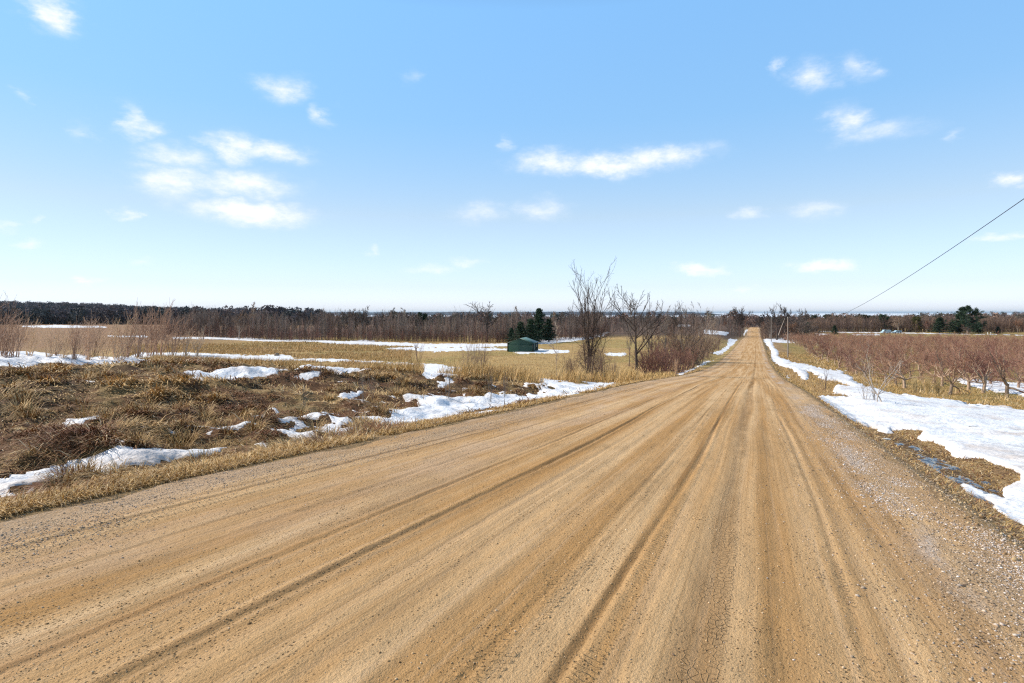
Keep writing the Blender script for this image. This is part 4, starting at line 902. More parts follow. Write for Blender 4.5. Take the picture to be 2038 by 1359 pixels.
    put('grass_clump', clump, M['weed'], 1346, 747, 34, 'upright tan grass clump at the road edge before the red shrubs', 'grass clump', None, .5)
    for px, py, hp in ((1742,803,36),(1722,801,38)):
        put('bare_shrub', thin, M['bark_grey'], px, py, hp, 'small dark bare twigs poking through the roadside snow', 'shrub', 'small shrubs poking through the snow', .8)
    put('bare_shrub', thin, M['twig_brown'], 1640, 775, 40, 'small leafless shrub in brown grass left of the orchard snow', 'shrub', None, .8)
    for px, py, hp in ((1820,770,34),(1846,772,38),(1866,773,32)):
        put('grass_clump', clump, mat_straw, px, py + 12, hp, 'pale straw grass clump before the first orchard trees', 'grass clump', 'pale grass clumps before the orchard', .7)
    # leaning bare sapling on the snow
    X, Y, z = gpt(1763, 808); h = (808 - 704) / F * Y; r_ = R_(91)
    st = cat((np.array([[(0,0,-.1),(-.06,.1,.15),(-.14,.15,.3),(-.17,.2,.5),(-.2,.2,.72),(-.25,.2,.98)]]) * h, np.linspace(.032, .008, 6)[None]),
             (np.array([[(-.1,.1,-.02),(-.1,.1,.12),(-.06,.1,.3),(.05,.1,.48),(.22,.1,.66),(.34,.1,.86)]]) * h, np.linspace(.024, .007, 6)[None]),
             (np.array([[(-.08,.1,.2),(-.02,.1,.28),(.10,.1,.42),(.2,.1,.56),(.29,.1,.68),(.36,.1,.78)]]) * h, np.linspace(.018, .006, 6)[None]),
             (np.array([[(-.13,.1,.22),(-.2,.1,.33),(-.27,.1,.46),(-.33,.1,.58),(-.4,.1,.68),(-.5,.1,.78)]]) * h, np.linspace(.018, .006, 6)[None]))
    l1 = grow(*st, 8, .25, .97, 40, 12, .3, .25, .4, .08, .6, 5, r_, .3, .007, .4); l2 = grow(*l1, 4, .2, .97, 40, 12, .4, .3, .1, .1, .7, 4, r_, .3, .005, .5)
    t = tree_obj('sapling', [(*st, 6)], [(*l1, 4), (*l2, 3)], M['bark_pale'], M['bark_pale'], (X, Y, z)); tag(t, 'pale leaning bare sapling with splayed stems growing out of the roadside snow', 'tree')
weed_dark = mat('brown_weeds', (.40, .245, .165), var=.3, scale=3, objvar=.2)
mat_straw = mat('straw_clump', (.62, .46, .23), var=.2, scale=3, objvar=.1)
shrubs()

# --- orchard
def orchard():
    r0 = np.random.default_rng(77); protos = []; raw = []
    for i in range(5):
        r_ = np.random.default_rng(200 + i)
        tr = trunk_line(1.0, .14, (r_.normal(0, .08), r_.normal(0, .08)), 4, .04, r_, (0, 0, -.1), .85)
        l1 = grow(*tr, 6, .75, 1, 58, 12, 2.3, .18, .42, .17, .58, 7, r_, .1, .03, .3)
        l2 = grow(*l1, 6, .22, .97, 50, 16, .48, .25, .25, .16, .5, 5, r_, .25, .014, .4)
        l3 = grow(*l2, 6, .15, .97, 48, 18, .5, .3, .25, .15, .5, 4, r_, .3, .013, .5)
        l4 = grow(*l3, 4, .15, .97, 42, 18, .55, .3, .35, .12, .6, 3, r_, .3, .009, .6)
        g = Geo(); g.tubes(*tr, 7); g.tubes(*l1, 5); mt = g.mesh('orchard_trunk', True); mt.materials.append(M['bark_orchard'])
        g2 = Geo(); g2.tubes(*l2, 4); g2.tubes(*l3, 3); g2.tubes(*l4, 3); mc = g2.mesh('orchard_crown'); mc.materials.append(M['twig_orchard'])
        protos.append((mt, mc))
        g3 = Geo(); g3.tubes(tr[0][:, ::3], tr[1][:, ::3], 4); g3.tubes(l1[0][:, ::3], l1[1][:, ::3], 3); g3.tubes(l2[0][:, ::2], l2[1][:, ::2] * 1.2, 3)
        sub = r0.random(len(l3[0])) < .5; g3.tubes(l3[0][sub][:, [0, 3]], l3[1][sub][:, [0, 3]] * 2.4, 3); a = g3.arrays(); raw.append((a[0], a[1]))
    sp = []
    for si, s in enumerate(np.arange(56, 335, 6.1)):
        for t in np.arange(13.8, 190, 6.4):
            s2 = s + r0.normal(0, .35) ; t2 = t + r0.normal(0, .3) + (0 if s > 66 or t > 16 else 2)
            if s2 < 60 and t2 < 17: continue
            X, Y = to_xy(s2, t2)
            if Y < 20 or Y > 306 or abs(X / Y) > .99: continue
            if r0.random() < .03: continue
            sp.append((X, Y))
    sp = np.array(sp); order = np.argsort(np.hypot(sp[:, 0], sp[:, 1])); sp = sp[order]
    Z = ground_z(sp[:, 0], sp[:, 1])
    front = {}
    root0 = []
    for (mt, mc) in protos:
        r = empty('orchard_tree', (0, 0, 0)); obj('trunk', mt, None, r); obj('crown', mc, None, r); root0.append(r); 
    used = set()
    for i in range(min(300, len(sp))):
        k = int(r0.integers(0, 5)); loc = (sp[i, 0], sp[i, 1], Z[i]); sc_ = r0.uniform(.88, 1.12); rz = r0.uniform(0, 6.28)
        if k not in used: o = root0[k]; used.add(k); o.location = loc; o.rotation_euler = (0, 0, rz); o.scale = (sc_, sc_, sc_ * 1.22)
        else: o = dup(root0[k], loc, rz, (sc_, sc_, sc_ * 1.22))
        px = to_px(sp[i, 0], sp[i, 1], Z[i])[0]
        tag(o, 'low spreading bare orchard tree with reddish twigs in the front rows' if i < 24 else 'low spreading bare orchard tree with reddish twigs in the mass of the orchard', 'orchard tree', 'bare fruit trees in the front rows of the orchard' if i < 24 else 'bare fruit trees in the orchard')
    rest = np.arange(300, len(sp)); n = len(rest)
    if n:
        V, fs, C = scatter_join(raw, np.stack([sp[rest, 0], sp[rest, 1], Z[rest]], -1), r0.uniform(0, 6.28, n), r0.uniform(.95, 1.2, n), r0.integers(0, 5, n))
        o = obj('distant_orchard', new_mesh('distant_orchard', V, fs), M['twig_orchard']); tag(o, 'far rows of the reddish bare orchard merging into one mass', 'orchard', kind='stuff')
orchard()

# --- woodland
def bare_variant(seed, kind):
    r_ = np.random.default_rng(seed)
    if kind == 'round':
        tr = trunk_line(.62, .018, (r_.normal(0, .04), 0), 6, .04, r_, (0, 0, -.02), .4); l1 = grow(*tr, 15, .25, 1, 40, 12, .62, .2, .35, .07, .6, 6, r_, .35, .004, .4)
    elif kind == 'oak':
        tr = trunk_line(.55, .026, (r_.normal(0, .04), 0), 6, .06, r_, (0, 0, -.02), .5); l1 = grow(*tr, 7, .4, 1, 55, 14, .8, .2, .5, .14, .6, 6, r_, .2, .006, .4)
    else:
        tr = trunk_line(.95, .011, (r_.normal(0, .03), 0), 6, .03, r_, (0, 0, -.02), .25); l1 = grow(*tr, 14, .3, .98, 34, 10, .26, .25, .35, .06, .55, 5, r_, .5, .003, .4)
    l2 = grow(*l1, 7, .2, .98, 38, 14, .45, .25, .3, .09, .6, 4, r_, .3, .0042, .5)
    l3 = grow(*l2, 8 if kind == 'round' else 6 if kind != 'oak' else 4, .15, .98, 40, 14, .5, .25, .2, .1, .7, 3, r_, .3, .0036, .6)
    k = 1.0 / max(l1[0][..., 2].max(), l2[0][..., 2].max(), l3[0][..., 2].max())
    return [(P * k, R * k) for P, R in (tr, l1, l2, l3)]
def conifer_mesh(seed, kind):
    r_ = np.random.default_rng(seed); h = 1.0
    tr = trunk_line(.97, .02, (r_.normal(0, .01), 0), 6, .012, r_, (0, 0, -.02), .15); g = Geo(); g.tubes(*tr, 5); n = 90 if kind == 'spruce' else 46
    u = np.linspace(.08, .97, n) if kind == 'spruce' else np.sort(r_.uniform(.16, .98, n))
    if kind == 'spruce': L_ = (.30 * (1 - u) ** .8 + .015) * r_.uniform(.55, 1.2, n); inc = 95 - 10 * u; upb = .1
    else: L_ = (.40 * np.sqrt(np.clip(1 - ((u - .35) / .68) ** 2, .02, 1)) * r_.uniform(.6, 1.15, n)); inc = np.clip(95 - 55 * u, 20, 95); upb = .45
    az = np.arange(n) * 2.39996 + r_.normal(0, .3, n); inc = np.radians(inc + r_.normal(0, 6, n))
    p = np.stack([tr[0][0, 0, 0] + 0 * u, 0 * u, u * h], -1); d = np.stack([np.cos(az) * np.sin(inc), np.sin(az) * np.sin(inc), np.cos(inc)], -1)
    pts = [p]
    for k in range(3):
        d = d + np.array([0, 0, upb / 3]); d /= np.linalg.norm(d, axis=1, keepdims=True); p = p + d * (L_ / 3)[:, None]; pts.append(p)
    P = np.stack(pts, 1); g.tubes(P, np.linspace(.006, .002, 4)[None].repeat(n, 0), 3)
    m = 70 if kind == 'spruce' else 120
    f = r_.uniform(.12 if kind == 'spruce' else .35, 1.05, (n, m)) * 3; i = np.minimum(f.astype(int), 2); fr = (f - i)[..., None]
    Q = P[np.arange(n)[:, None], i] * (1 - fr) + P[np.arange(n)[:, None], i + 1] * fr
    sg = .020 if kind == 'spruce' else .026
    Q = Q + r_.normal(0, sg, Q.shape) * np.array([1, 1, .55]); Q = Q.reshape(-1, 3)
    sz = (.022 if kind == 'spruce' else .024)
    a = r_.normal(size=Q.shape); a /= np.linalg.norm(a, axis=1, keepdims=True); b = np.cross(a, r_.normal(size=Q.shape)); b /= np.linalg.norm(b, axis=1, keepdims=True)
    V = np.stack([Q - a * sz * .6, Q + a * sz * .6, Q + b * sz * 1.3], 1).reshape(-1, 3)
    g2 = Geo(); g2.add(V, [np.arange(len(V)).reshape(-1, 3)])
    return g.mesh('conifer_trunk'), g2.mesh('conifer_needles')
def woodland():
    R_ = random.Random(9)
    var = {}
    for kind in ('round', 'oak', 'slim'):
        lst = []
        for i in range(4):
            tr, l1, l2, l3 = bare_variant(300 + i + 10 * len(kind), kind)
            g = Geo(); g.tubes(*tr, 5); g.tubes(*l1, 4); a = g.mesh('far_trunk'); g2 = Geo(); g2.tubes(*l2, 3); g2.tubes(*l3, 3); b = g2.mesh('far_crown'); lst.append((a, b))
        var[kind] = lst
    tmat = {'dark': (M['bark_dark'], M['bark_dark']), 'grey': (M['bark_grey'], mat('grey_twigs', (.16, .12, .10), var=.3, scale=.5, objvar=.25)), 'tan': (M['bark_pale'], mat('tan_twigs', (.30, .205, .145), var=.3, scale=.3, objvar=.25, huevar=.015)), 'red': (M['bark_grey'], mat('reddish_twigs', (.23, .115, .08), var=.3, scale=.3, objvar=.25, huevar=.015)), 'pale': (M['bark_pale'], M['bark_pale'])}
    cache = {}
    def bare(px, top, Y, kind, tone, label, group=None, wide=1.0, base=None):
        X, Y, z = gat(px, Y); h = (EYE - (top - HY) / F * Y) - z
        k = R_.randrange(4); key = (kind, k, tone)
        if key not in cache:
            a, b = var[kind][k]; a = a.copy(); b = b.copy(); a.materials.append(tmat[tone][0]); b.materials.append(tmat[tone][1]); cache[key] = (a, b)
        a, b = cache[key]; o = empty('bare_tree', (X, Y, z), R_.uniform(0, 6.28)); o.scale = (h * wide, h * wide, h)
        obj('trunk', a, None, o); obj('crown', b, None, o); tag(o, label, 'tree', group); return o
    con = {k: [conifer_mesh(400 + i, k) for i in range(3)] for k in ('spruce', 'pine')}; cc = {}
    def conif(px, top, Y, kind, label, group=None, wide=1.0, yellow=False, name=None):
        X, Y, z = gat(px, Y); h = (EYE - (top - HY) / F * Y) - z; k = R_.randrange(3); key = (kind, k, yellow)
        if key not in cc:
            a, b = con[kind][k]; a = a.copy(); b = b.copy(); a.materials.append(M['bark_grey']); b.materials.append(M['needle_yellow' if yellow else 'needle']); cc[key] = (a, b)
        a, b = cc[key]; o = empty('spruce_tree' if kind == 'spruce' else 'pine_tree', (X, Y, z), R_.uniform(0, 6.28)); o.scale = (h * wide, h * wide, h)
        obj('trunk', a, None, o); obj('crown', b, None, o); tag(o, label, 'tree', group); return o
    # left valley treeline
    bare(969, 598, 172, 'oak', 'dark', 'gnarled dark bare tree rising above the valley thicket', None, 1.0)
    bare(727, 607, 192, 'round', 'grey', 'rounded bare tree poking above the middle of the far treeline', None, .8)
    bare(783, 611, 196, 'slim', 'dark', 'narrow dark bare tree just right of the rounded treeline tree', None, 1.1)
    conif(1073, 613, 168, 'spruce', 'tallest dark evergreen behind the green shed', None, 1.25)
    conif(1092, 634, 170, 'spruce', 'dark evergreen right of the tallest evergreen behind the shed', None, 1.5)
    conif(1018, 652, 166, 'spruce', 'lowest evergreen at the left of the clump behind the shed', None, 1.6)
    conif(1036, 640, 160, 'spruce', 'low dark green evergreen left of the tallest one behind the shed', None, 1.7)
    conif(1056, 634, 163, 'spruce', 'middle evergreen of the clump behind the green shed', None, 1.5)
    for px, top in ((835, 621), (846, 624), (538, 626), (775, 627), (655, 628), (905, 627)):
        conif(px, top, 215, 'spruce', 'small dark evergreen tip among the far treeline', 'small evergreens in the far treeline', 1.1)
    for i in range(64):
        px = 395 + i * 11.4 + R_.uniform(-5, 5); top = (617 if px < 530 else 626) + R_.gauss(0, 9)
        if 1045 < px < 1100: top += 12
        bare(px, top, 200 + R_.uniform(-12, 25), R_.choice(('slim', 'slim', 'round')), R_.choice(('grey', 'tan', 'pale', 'pale') if i % 4 == 0 else ('grey', 'tan', 'grey')), 'bare grey brown tree standing in the treeline beyond the left field', 'bare trees of the left treeline', .85)
    # beyond the road on the left
    for i in range(34):
        px = 1190 + i * 9 + R_.uniform(-4, 4); Y = R_.uniform(300, 400)
        bare(px, 634 + R_.gauss(0, 4) - (5 if px > 1430 else 0), Y, R_.choice(('round', 'slim')), R_.choice(('red', 'grey', 'tan', 'red')), 'reddish bare tree in the woods beyond the roadside thicket', 'bare trees beyond the roadside thicket', .95)
    for px, top in ((1235, 632), (1248, 633), (1262, 631), (1280, 633), (1345, 634), (1402, 636), (1418, 637)):
        conif(px, top, 390, 'spruce', 'dark evergreen in the woods beyond the roadside thicket', 'evergreens beyond the roadside thicket', 1.0)
    # where the road meets the woods
    bare(1472, 608, 312, 'round', 'dark', 'dense rounded bare tree left of the road where it climbs into the woods', None, 1.0)
    bare(1455, 628, 292, 'round', 'grey', 'smaller grey bare tree left of the rounded tree by the far road', None, 1.0)
    bare(1474, 634, 330, 'round', 'grey', 'grey bare tree overhanging the left side of the far road', None, 1.0)
    bare(1546, 600, 262, 'oak', 'dark', 'tall open bare tree right of the far road with two upright limbs', None, .7)
    bare(1563, 603, 268, 'round', 'dark', 'tall dark bare tree beside the near utility pole', None, .8)
    bare(1532, 618, 275, 'round', 'grey', 'grey bare tree behind the second utility pole', None, 1.0)
    bare(1516, 619, 330, 'round', 'dark', 'dark bare tree at the right side of the road crest', None, .9)
    bare(1580, 622, 280, 'round', 'grey', 'grey bare tree right of the near utility pole', None, 1.0)
    bare(1600, 612, 330, 'round', 'grey', 'thin pale crown rising above the woods right of the near pole', None, .7)
    for i in range(22):
        px = 1440 + i * 8.6 + R_.uniform(-4, 4)
        if 1466 < px < 1525: continue
        bare(px, 640 + R_.gauss(0, 4), R_.uniform(265, 330), 'round', R_.choice(('grey', 'red', 'grey')), 'low bare tree filling the woods beside the far road', 'low bare trees beside the far road', 1.2)
    # right treeline
    for i in range(48):
        px = 1600 + i * 9.4 + R_.uniform(-5, 5)
        bare(px, 634 + R_.gauss(0, 3.5) + (3 if px > 1960 else 0), R_.uniform(365, 420), R_.choice(('round', 'round', 'slim')), R_.choice(('tan', 'tan', 'grey', 'red')), 'tan bare tree in the woods behind the orchard road', 'bare trees behind the orchard road', 1.05)
    for px, top in ((1620, 630), (1646, 628), (1662, 631), (1684, 632), (1706, 631), (1738, 631)):
        conif(px, top, 430, 'pine', 'dark pine top above the tan woods behind the orchard', 'pines above the tan woods', 1.4)
    conif(1608, 641, 320, 'spruce', 'dark ragged spruce left of the round spruce behind the orchard', None, 1.0)
    conif(1661, 647, 318, 'spruce', 'small round dark spruce standing alone behind the orchard', None, 1.7)
    conif(1721, 629, 372, 'pine', 'dark green pine with yellowish neighbour behind the orchard', None, 1.4)
    conif(1711, 638, 365, 'pine', 'yellowish pine left of the dark green pine behind the orchard', None, .9, True)
    conif(1757, 629, 355, 'pine', 'dark pine above the pale blue van', None, 1.35)
    conif(1824, 633, 352, 'pine', 'yellow green pine left of the brown rounded tree', None, 1.3, True)
    conif(1870, 631, 330, 'spruce', 'broad dark spruce left of the largest pine', None, 2.1)
    conif(1897, 640, 336, 'spruce', 'dark spruce tucked against the left of the largest pine', None, 2.0)
    conif(1986, 650, 322, 'spruce', 'small dark juniper right of the largest pine', None, 1.8)
    bare(1788, 630, 345, 'round', 'tan', 'broad brown bare tree behind the pale blue car', None, 1.15)
    bare(1845, 636, 340, 'round', 'red', 'rounded reddish bare tree left of the broad dark spruce', None, 1.15)
    bare(2026, 634, 332, 'round', 'red', 'brown bare tree at the far right edge behind the orchard', None, 1.1)
    bare(1950, 634, 350, 'round', 'tan', 'tan bare tree peeking out right of the largest pine', None, 1.2)
    conif(1908, 644, 331, 'spruce', 'dark spruce partly hidden by the left boughs of the largest pine', None, 2.2)
    conif(1948, 648, 331, 'spruce', 'low dark spruce under the right boughs of the largest pine', None, 2.2)
    # the largest pine
    X, Y, z = gat(1926, 326); h = (EYE - (611 - HY) / F * Y) - z; r_ = np.random.default_rng(3)
    tr = trunk_line(h * .95, .45, (0, 0), 7, .02, r_, (0, 0, -.2), .2)
    l1 = grow(*tr, 44, .05, .98, 78, 10, .68, .2, .38, .06, .4, 6, r_, .72, .05, .3); l2 = grow(*l1, 6, .35, 1, 40, 14, .3, .25, .4, .1, .5, 4, r_, .3, .03, .5)
    root = empty('pine_tree', (X, Y, z)); g = Geo(); g.tubes(*tr, 6); g.tubes(*l1, 4); obj('trunk', g.mesh('big_pine_trunk'), M['bark_grey'], root)
    g = Geo(); PP = l2[0]; B = len(PP); m = 75; f = r_.uniform(.3, 1.05, (B, m)) * 3; i = np.minimum(f.astype(int), 2); fr = (f - i)[..., None]; bi = np.arange(B)[:, None]
    Q = (PP[bi, i] * (1 - fr) + PP[bi, i + 1] * fr + r_.normal(0, .42, (B, m, 3)) * np.array([1, 1, .5])).reshape(-1, 3)
    a = r_.normal(size=Q.shape); a /= np.linalg.norm(a, axis=1, keepdims=True); b = np.cross(a, r_.normal(size=Q.shape)); b /= np.linalg.norm(b, axis=1, keepdims=True)
    V = np.stack([Q - a * .17, Q + a * .17, Q + b * .4], 1).reshape(-1, 3); g.add(V, [np.arange(len(V)).reshape(-1, 3)]); g.tubes(*l2, 3)
    obj('crown', g.mesh('big_pine_crown'), M['needle'], root); tag(root, 'largest pine behind the orchard, broad and layered with a clumpy top', 'tree')
    # dead leaning trunk
    X, Y, z = gat(1549, 255); g = Geo(); p = np.array([[(0, 0, 2.5), (1.0, 0, 5.2), (2.0, 0, 7.8), (3.0, 0, 10.2)]]); g.tubes(p, np.array([[.16, .14, .11, .06]]), 5)
    o = obj('dead_trunk', g.mesh('dead_trunk'), M['bark_pale'], None, (X, Y, z)); tag(o, 'pale dead trunk leaning against the tall open tree', 'tree')
    # masses nobody could count: valley thicket, far woods
    sap = []
    for i in range(8):
        r_ = np.random.default_rng(500 + i); tr = trunk_line(1.0, .0085, (r_.normal(0, .05), 0), 4, .03, r_, (0, 0, -.03), .4)
        l1 = grow(*tr, 12, .12, .98, 26, 10, .30, .3, .35, .06, .6, 3, r_, .4, .0045, .5); l2 = grow(*l1, 4, .2, .98, 30, 12, .5, .3, .2, .1, .7, 2, r_, .3, .0032, .7)
        g = Geo(); g.tubes(*tr, 3); g.tubes(*l1, 3); g.tubes(*l2, 3); a = g.arrays(); sap.append((a[0], a[1]))
    r_ = np.random.default_rng(55)
    def mass(name, px0, px1, Yf, n, hpx, cols, label, templ, depth, thick=1.0):
        px = r_.uniform(px0, px1, n); Y = Yf(px) + depth * r_.random(n) ** 1.4; X = (px - CX) / F * Y; z = ground_z(X, Y); h = hpx(px) * (.65 + .5 * r_.random(n)) / F * Y
        c = np.array(cols)[r_.integers(0, len(cols), n)] * r_.uniform(.7, 1.3, (n, 1))
        V, fs, C = scatter_join(templ, np.stack([X, Y, z], -1), r_.uniform(0, 6.28, n), h * thick, r_.integers(0, len(templ), n), zs=h, color=c)
        o = obj(name, new_mesh(name, V, fs, {'tint': C}), M['twig_wood']); tag(o, label, 'woods', kind='stuff')
    BR = [(.21, .16, .125), (.25, .175, .135), (.19, .155, .135), (.31, .235, .185), (.22, .135, .11)]
    mass('thicket', 330, 1215, lambda p: np.interp(p, [330, 430, 600, 800, 1000, 1130, 1215], [225, 205, 180, 172, 168, 185, 215]), 1500, lambda p: 40 + 6 * np.sin(p * .05), BR, 'dense brown brushwood thicket along the far edge of the left field', sap, 38, .8)
    mass('brush', 330, 1215, lambda p: np.interp(p, [330, 430, 600, 800, 1000, 1130, 1215], [218, 200, 176, 168, 164, 182, 212]), 1100, lambda p: 20 + 0 * p, [(.17, .085, .065), (.20, .11, .08), (.13, .085, .065)], 'low reddish brush at the foot of the valley thicket', sap, 12, 1.5)
    mass('brushwood', 1190, 1480, lambda p: np.interp(p, [1190, 1480], [235, 270]), 420, lambda p: 26 + 0 * p, BR, 'low brown brushwood beyond the roadside thicket', sap, 90)
    mass('undergrowth', 1515, 2060, lambda p: np.interp(p, [1515, 1620, 2060], [268, 352, 345]), 1900, lambda p: 25 + 0 * p, [(.2, .13, .1), (.27, .18, .125), (.16, .11, .09)], 'low brown undergrowth at the foot of the woods behind the orchard', sap, 40, 1.3)
    dome = []
    for i in range(6):
        q = np.random.default_rng(600 + i); m = 150; d = q.normal(size=(m, 3)); d /= np.linalg.norm(d, axis=1, keepdims=True); P = d * (q.random((m, 1)) ** .4) * np.array([.36, .36, .42]) + np.array([0, 0, .58])
        a = q.normal(size=(m, 3)) * .05; b = q.normal(size=(m, 3)) * .06
        V = np.stack([P - a, P + a, P + b], 1).reshape(-1, 3); t_, r2 = trunk_line(.7, .03, (0, 0), 3, .02, q, (0, 0, -.05), .5); g = Geo(); g.add(V, [np.arange(len(V)).reshape(-1, 3)]); g.tubes(t_, r2, 3); A = g.arrays(); dome.append((A[0], A[1]))
    def far_mass(name, px0, px1, Y0, Y1, n, h0, cols, label):
        px = r_.uniform(px0, px1, n); Y = np.exp(r_.uniform(math.log(Y0), math.log(Y1), n)); X = (px - CX) / F * Y; z = ground_base(X, Y); h = h0 * (.7 + .5 * r_.random(n))
        c = np.array(cols)[r_.integers(0, len(cols), n)] * r_.uniform(.7, 1.3, (n, 1))
        V, fs, C = scatter_join(dome, np.stack([X, Y, z], -1), r_.uniform(0, 6.28, n), h, r_.integers(0, 6, n), color=c)
        o = obj(name, new_mesh(name, V, fs, {'tint': C}), M['twig_wood']); tag(o, label, 'woods', kind='stuff')
    far_mass('hill_woods', -120, 640, 430, 1500, 3600, 13, [(.15, .125, .125), (.17, .135, .13), (.13, .11, .115), (.08, .085, .08)], 'dark wooded hillside stretching along the left horizon')
    far_mass('far_woods', 430, 2150, 480, 2300, 3600, 11, [(.20, .14, .12), (.24, .16, .125), (.15, .13, .12), (.07, .08, .06)], 'dark distant woods sloping down to the frozen lake')
woodland()

# ------------------------------------------------------------------ built things
def shed():
    X, Y, z = gpt(1041, 698.5); w, d, hw, hr = 5.5, 6.0, 1.9, 2.9
    root = empty('shed', (X, Y, z - .05), math.radians(-13)); tag(root, 'small dark green metal shed with pale gabled roof in the field', 'shed')
    g = Geo()
    V = np.array([(-w/2,-d/2,0),(w/2,-d/2,0),(w/2,-d/2,hw),(0,-d/2,hr),(-w/2,-d/2,hw),(-w/2,d/2,0),(w/2,d/2,0),(w/2,d/2,hw),(0,d/2,hr),(-w/2,d/2,hw)])
    g.add(V, [np.array([(0,1,2,4),(6,5,9,7),(1,6,7,2),(5,0,4,9)]), np.array([(4,2,3),(7,9,8)])])
    n = 22
    for i in range(n + 1):
        x = -w/2 + w * i / n; g.box((x, -d/2 - .02, hw / 2 - .02), (.05, .035, hw - .08))
    for i in range(24):
        y = -d/2 + d * (i + .5) / 24; g.box((w/2 + .02, y, hw/2 - .02), (.035, .05, hw - .08))
    obj('wall', g.mesh('shed_wall'), M['shed_wall'], root)
    g = Geo(); ov = .18
    for sgn in (-1, 1):
        a = np.array([(0, -d/2 - ov, hr + .03), (0, d/2 + ov, hr + .03), (sgn * (w/2 + ov), d/2 + ov, hw - .02), (sgn * (w/2 + ov), -d/2 - ov, hw - .02)]); b = a + np.array([0, 0, .07])
        g.add(np.r_[a, b], [np.array([(0,1,2,3),(7,6,5,4),(0,4,5,1),(1,5,6,2),(2,6,7,3),(3,7,4,0)])])
    obj('roof', g.mesh('shed_roof'), M['shed_roof'], root)
    g = Geo(); g.box((w/2 + .05, -1.6, .95), (.05, 1.0, 1.8)); dr = obj('door', g.mesh('shed_door'), M['shed_wall'], root)
    g = Geo(); g.box((w/2 + .09, -1.95, .95), (.05, .06, .16)); obj('handle', g.mesh('shed_handle'), M['dark'], dr)
    g = Geo(); g.box((w/2 + .05, 1.2, 1.25), (.05, .8, .6)); obj('window', g.mesh('shed_window'), M['glass'], root)
    g = Geo()
    for sx in (-1, 1):
        for sy in (-1, 1): g.box((sx * (w/2 + .02), sy * (d/2 + .02), hw/2), (.12, .12, hw))
    obj('corner_trim', g.mesh('shed_trim'), M['dark'], root)
shed()
def poles():
    info = [(1568, 127.0, 632, 'nearest weathered utility pole standing in grass by the orchard'), (1535, 224.0, 633, 'weathered utility pole at the snow before the far trees'), (1518, 330.0, 640, 'most distant utility pole beside the road crest')]
    tops = []
    for px, Y, top, lb in info:
        X, Y, z = gat(px, Y); h = EYE - (top - HY) / F * Y - z
        root = empty('utility_pole', (X, Y, z)); tag(root, lb, 'utility pole', 'utility poles along the road')
        g = Geo(); zz = np.linspace(-.3, h, 6); P = np.stack([0 * zz, 0 * zz, zz], -1)[None]; g.tubes(P, np.linspace(.15, .10, 6)[None], 10)
        g.add(np.array([(.1*math.cos(a), .1*math.sin(a), h) for a in np.linspace(0, 6.283, 11)[:-1]] + [(0, 0, h + .03)]), [np.array([(i, (i + 1) % 10, 10) for i in range(10)])])
        obj('pole', g.mesh('pole'), M['pole'], root)
        g = Geo(); g.tubes(np.array([[(0, 0, h - .02), (0, 0, h + .06), (0, 0, h + .12), (0, 0, h + .16)]]), np.array([[.05, .07, .07, .03]]), 8); obj('insulator', g.mesh('insulator'), M['white'], root)
        tops.append((X, Y, z + h + .12))
    def wire(pts, r, label):
        g = Geo(); P = np.array(pts)[None]; g.tubes(P, np.full((1, len(pts)), r), 6); o = obj('overhead_wire', g.mesh('wire'), M['wire']); tag(o, label, 'wire')
    s0, t0 = to_st(tops[0][0], tops[0][1]); z0 = tops[0][2]
    pts = []
    for s in np.linspace(s0, -6, 60):
        z = 5.0 + (s - 21) * (-.092) + (s - 21) * (s - 60) * .000668; zend = 5.0 + (s0 - 21) * (-.092) + (s0 - 21) * (s0 - 60) * .000668
        z += (z0 - zend) * max(0, (s - 60) / (s0 - 60)); X, Y = to_xy(s, lerp(7.3, t0, max(0, (s - 60) / (s0 - 60)))); pts.append((X, Y, z))
    wire(pts, .011, 'single black overhead wire sloping down from the upper right to the nearest pole')
    for k in (0, 1):
        a, b = np.array(tops[k]), np.array(tops[k + 1]); u = np.linspace(0, 1, 20)[:, None]; p = a + (b - a) * u; p[:, 2] -= (4 * u * (1 - u))[:, 0] * 1.4
        wire(p, .010, ['thin overhead wire between the nearest and the second utility pole', 'thin overhead wire between the two far utility poles'][k])
poles()
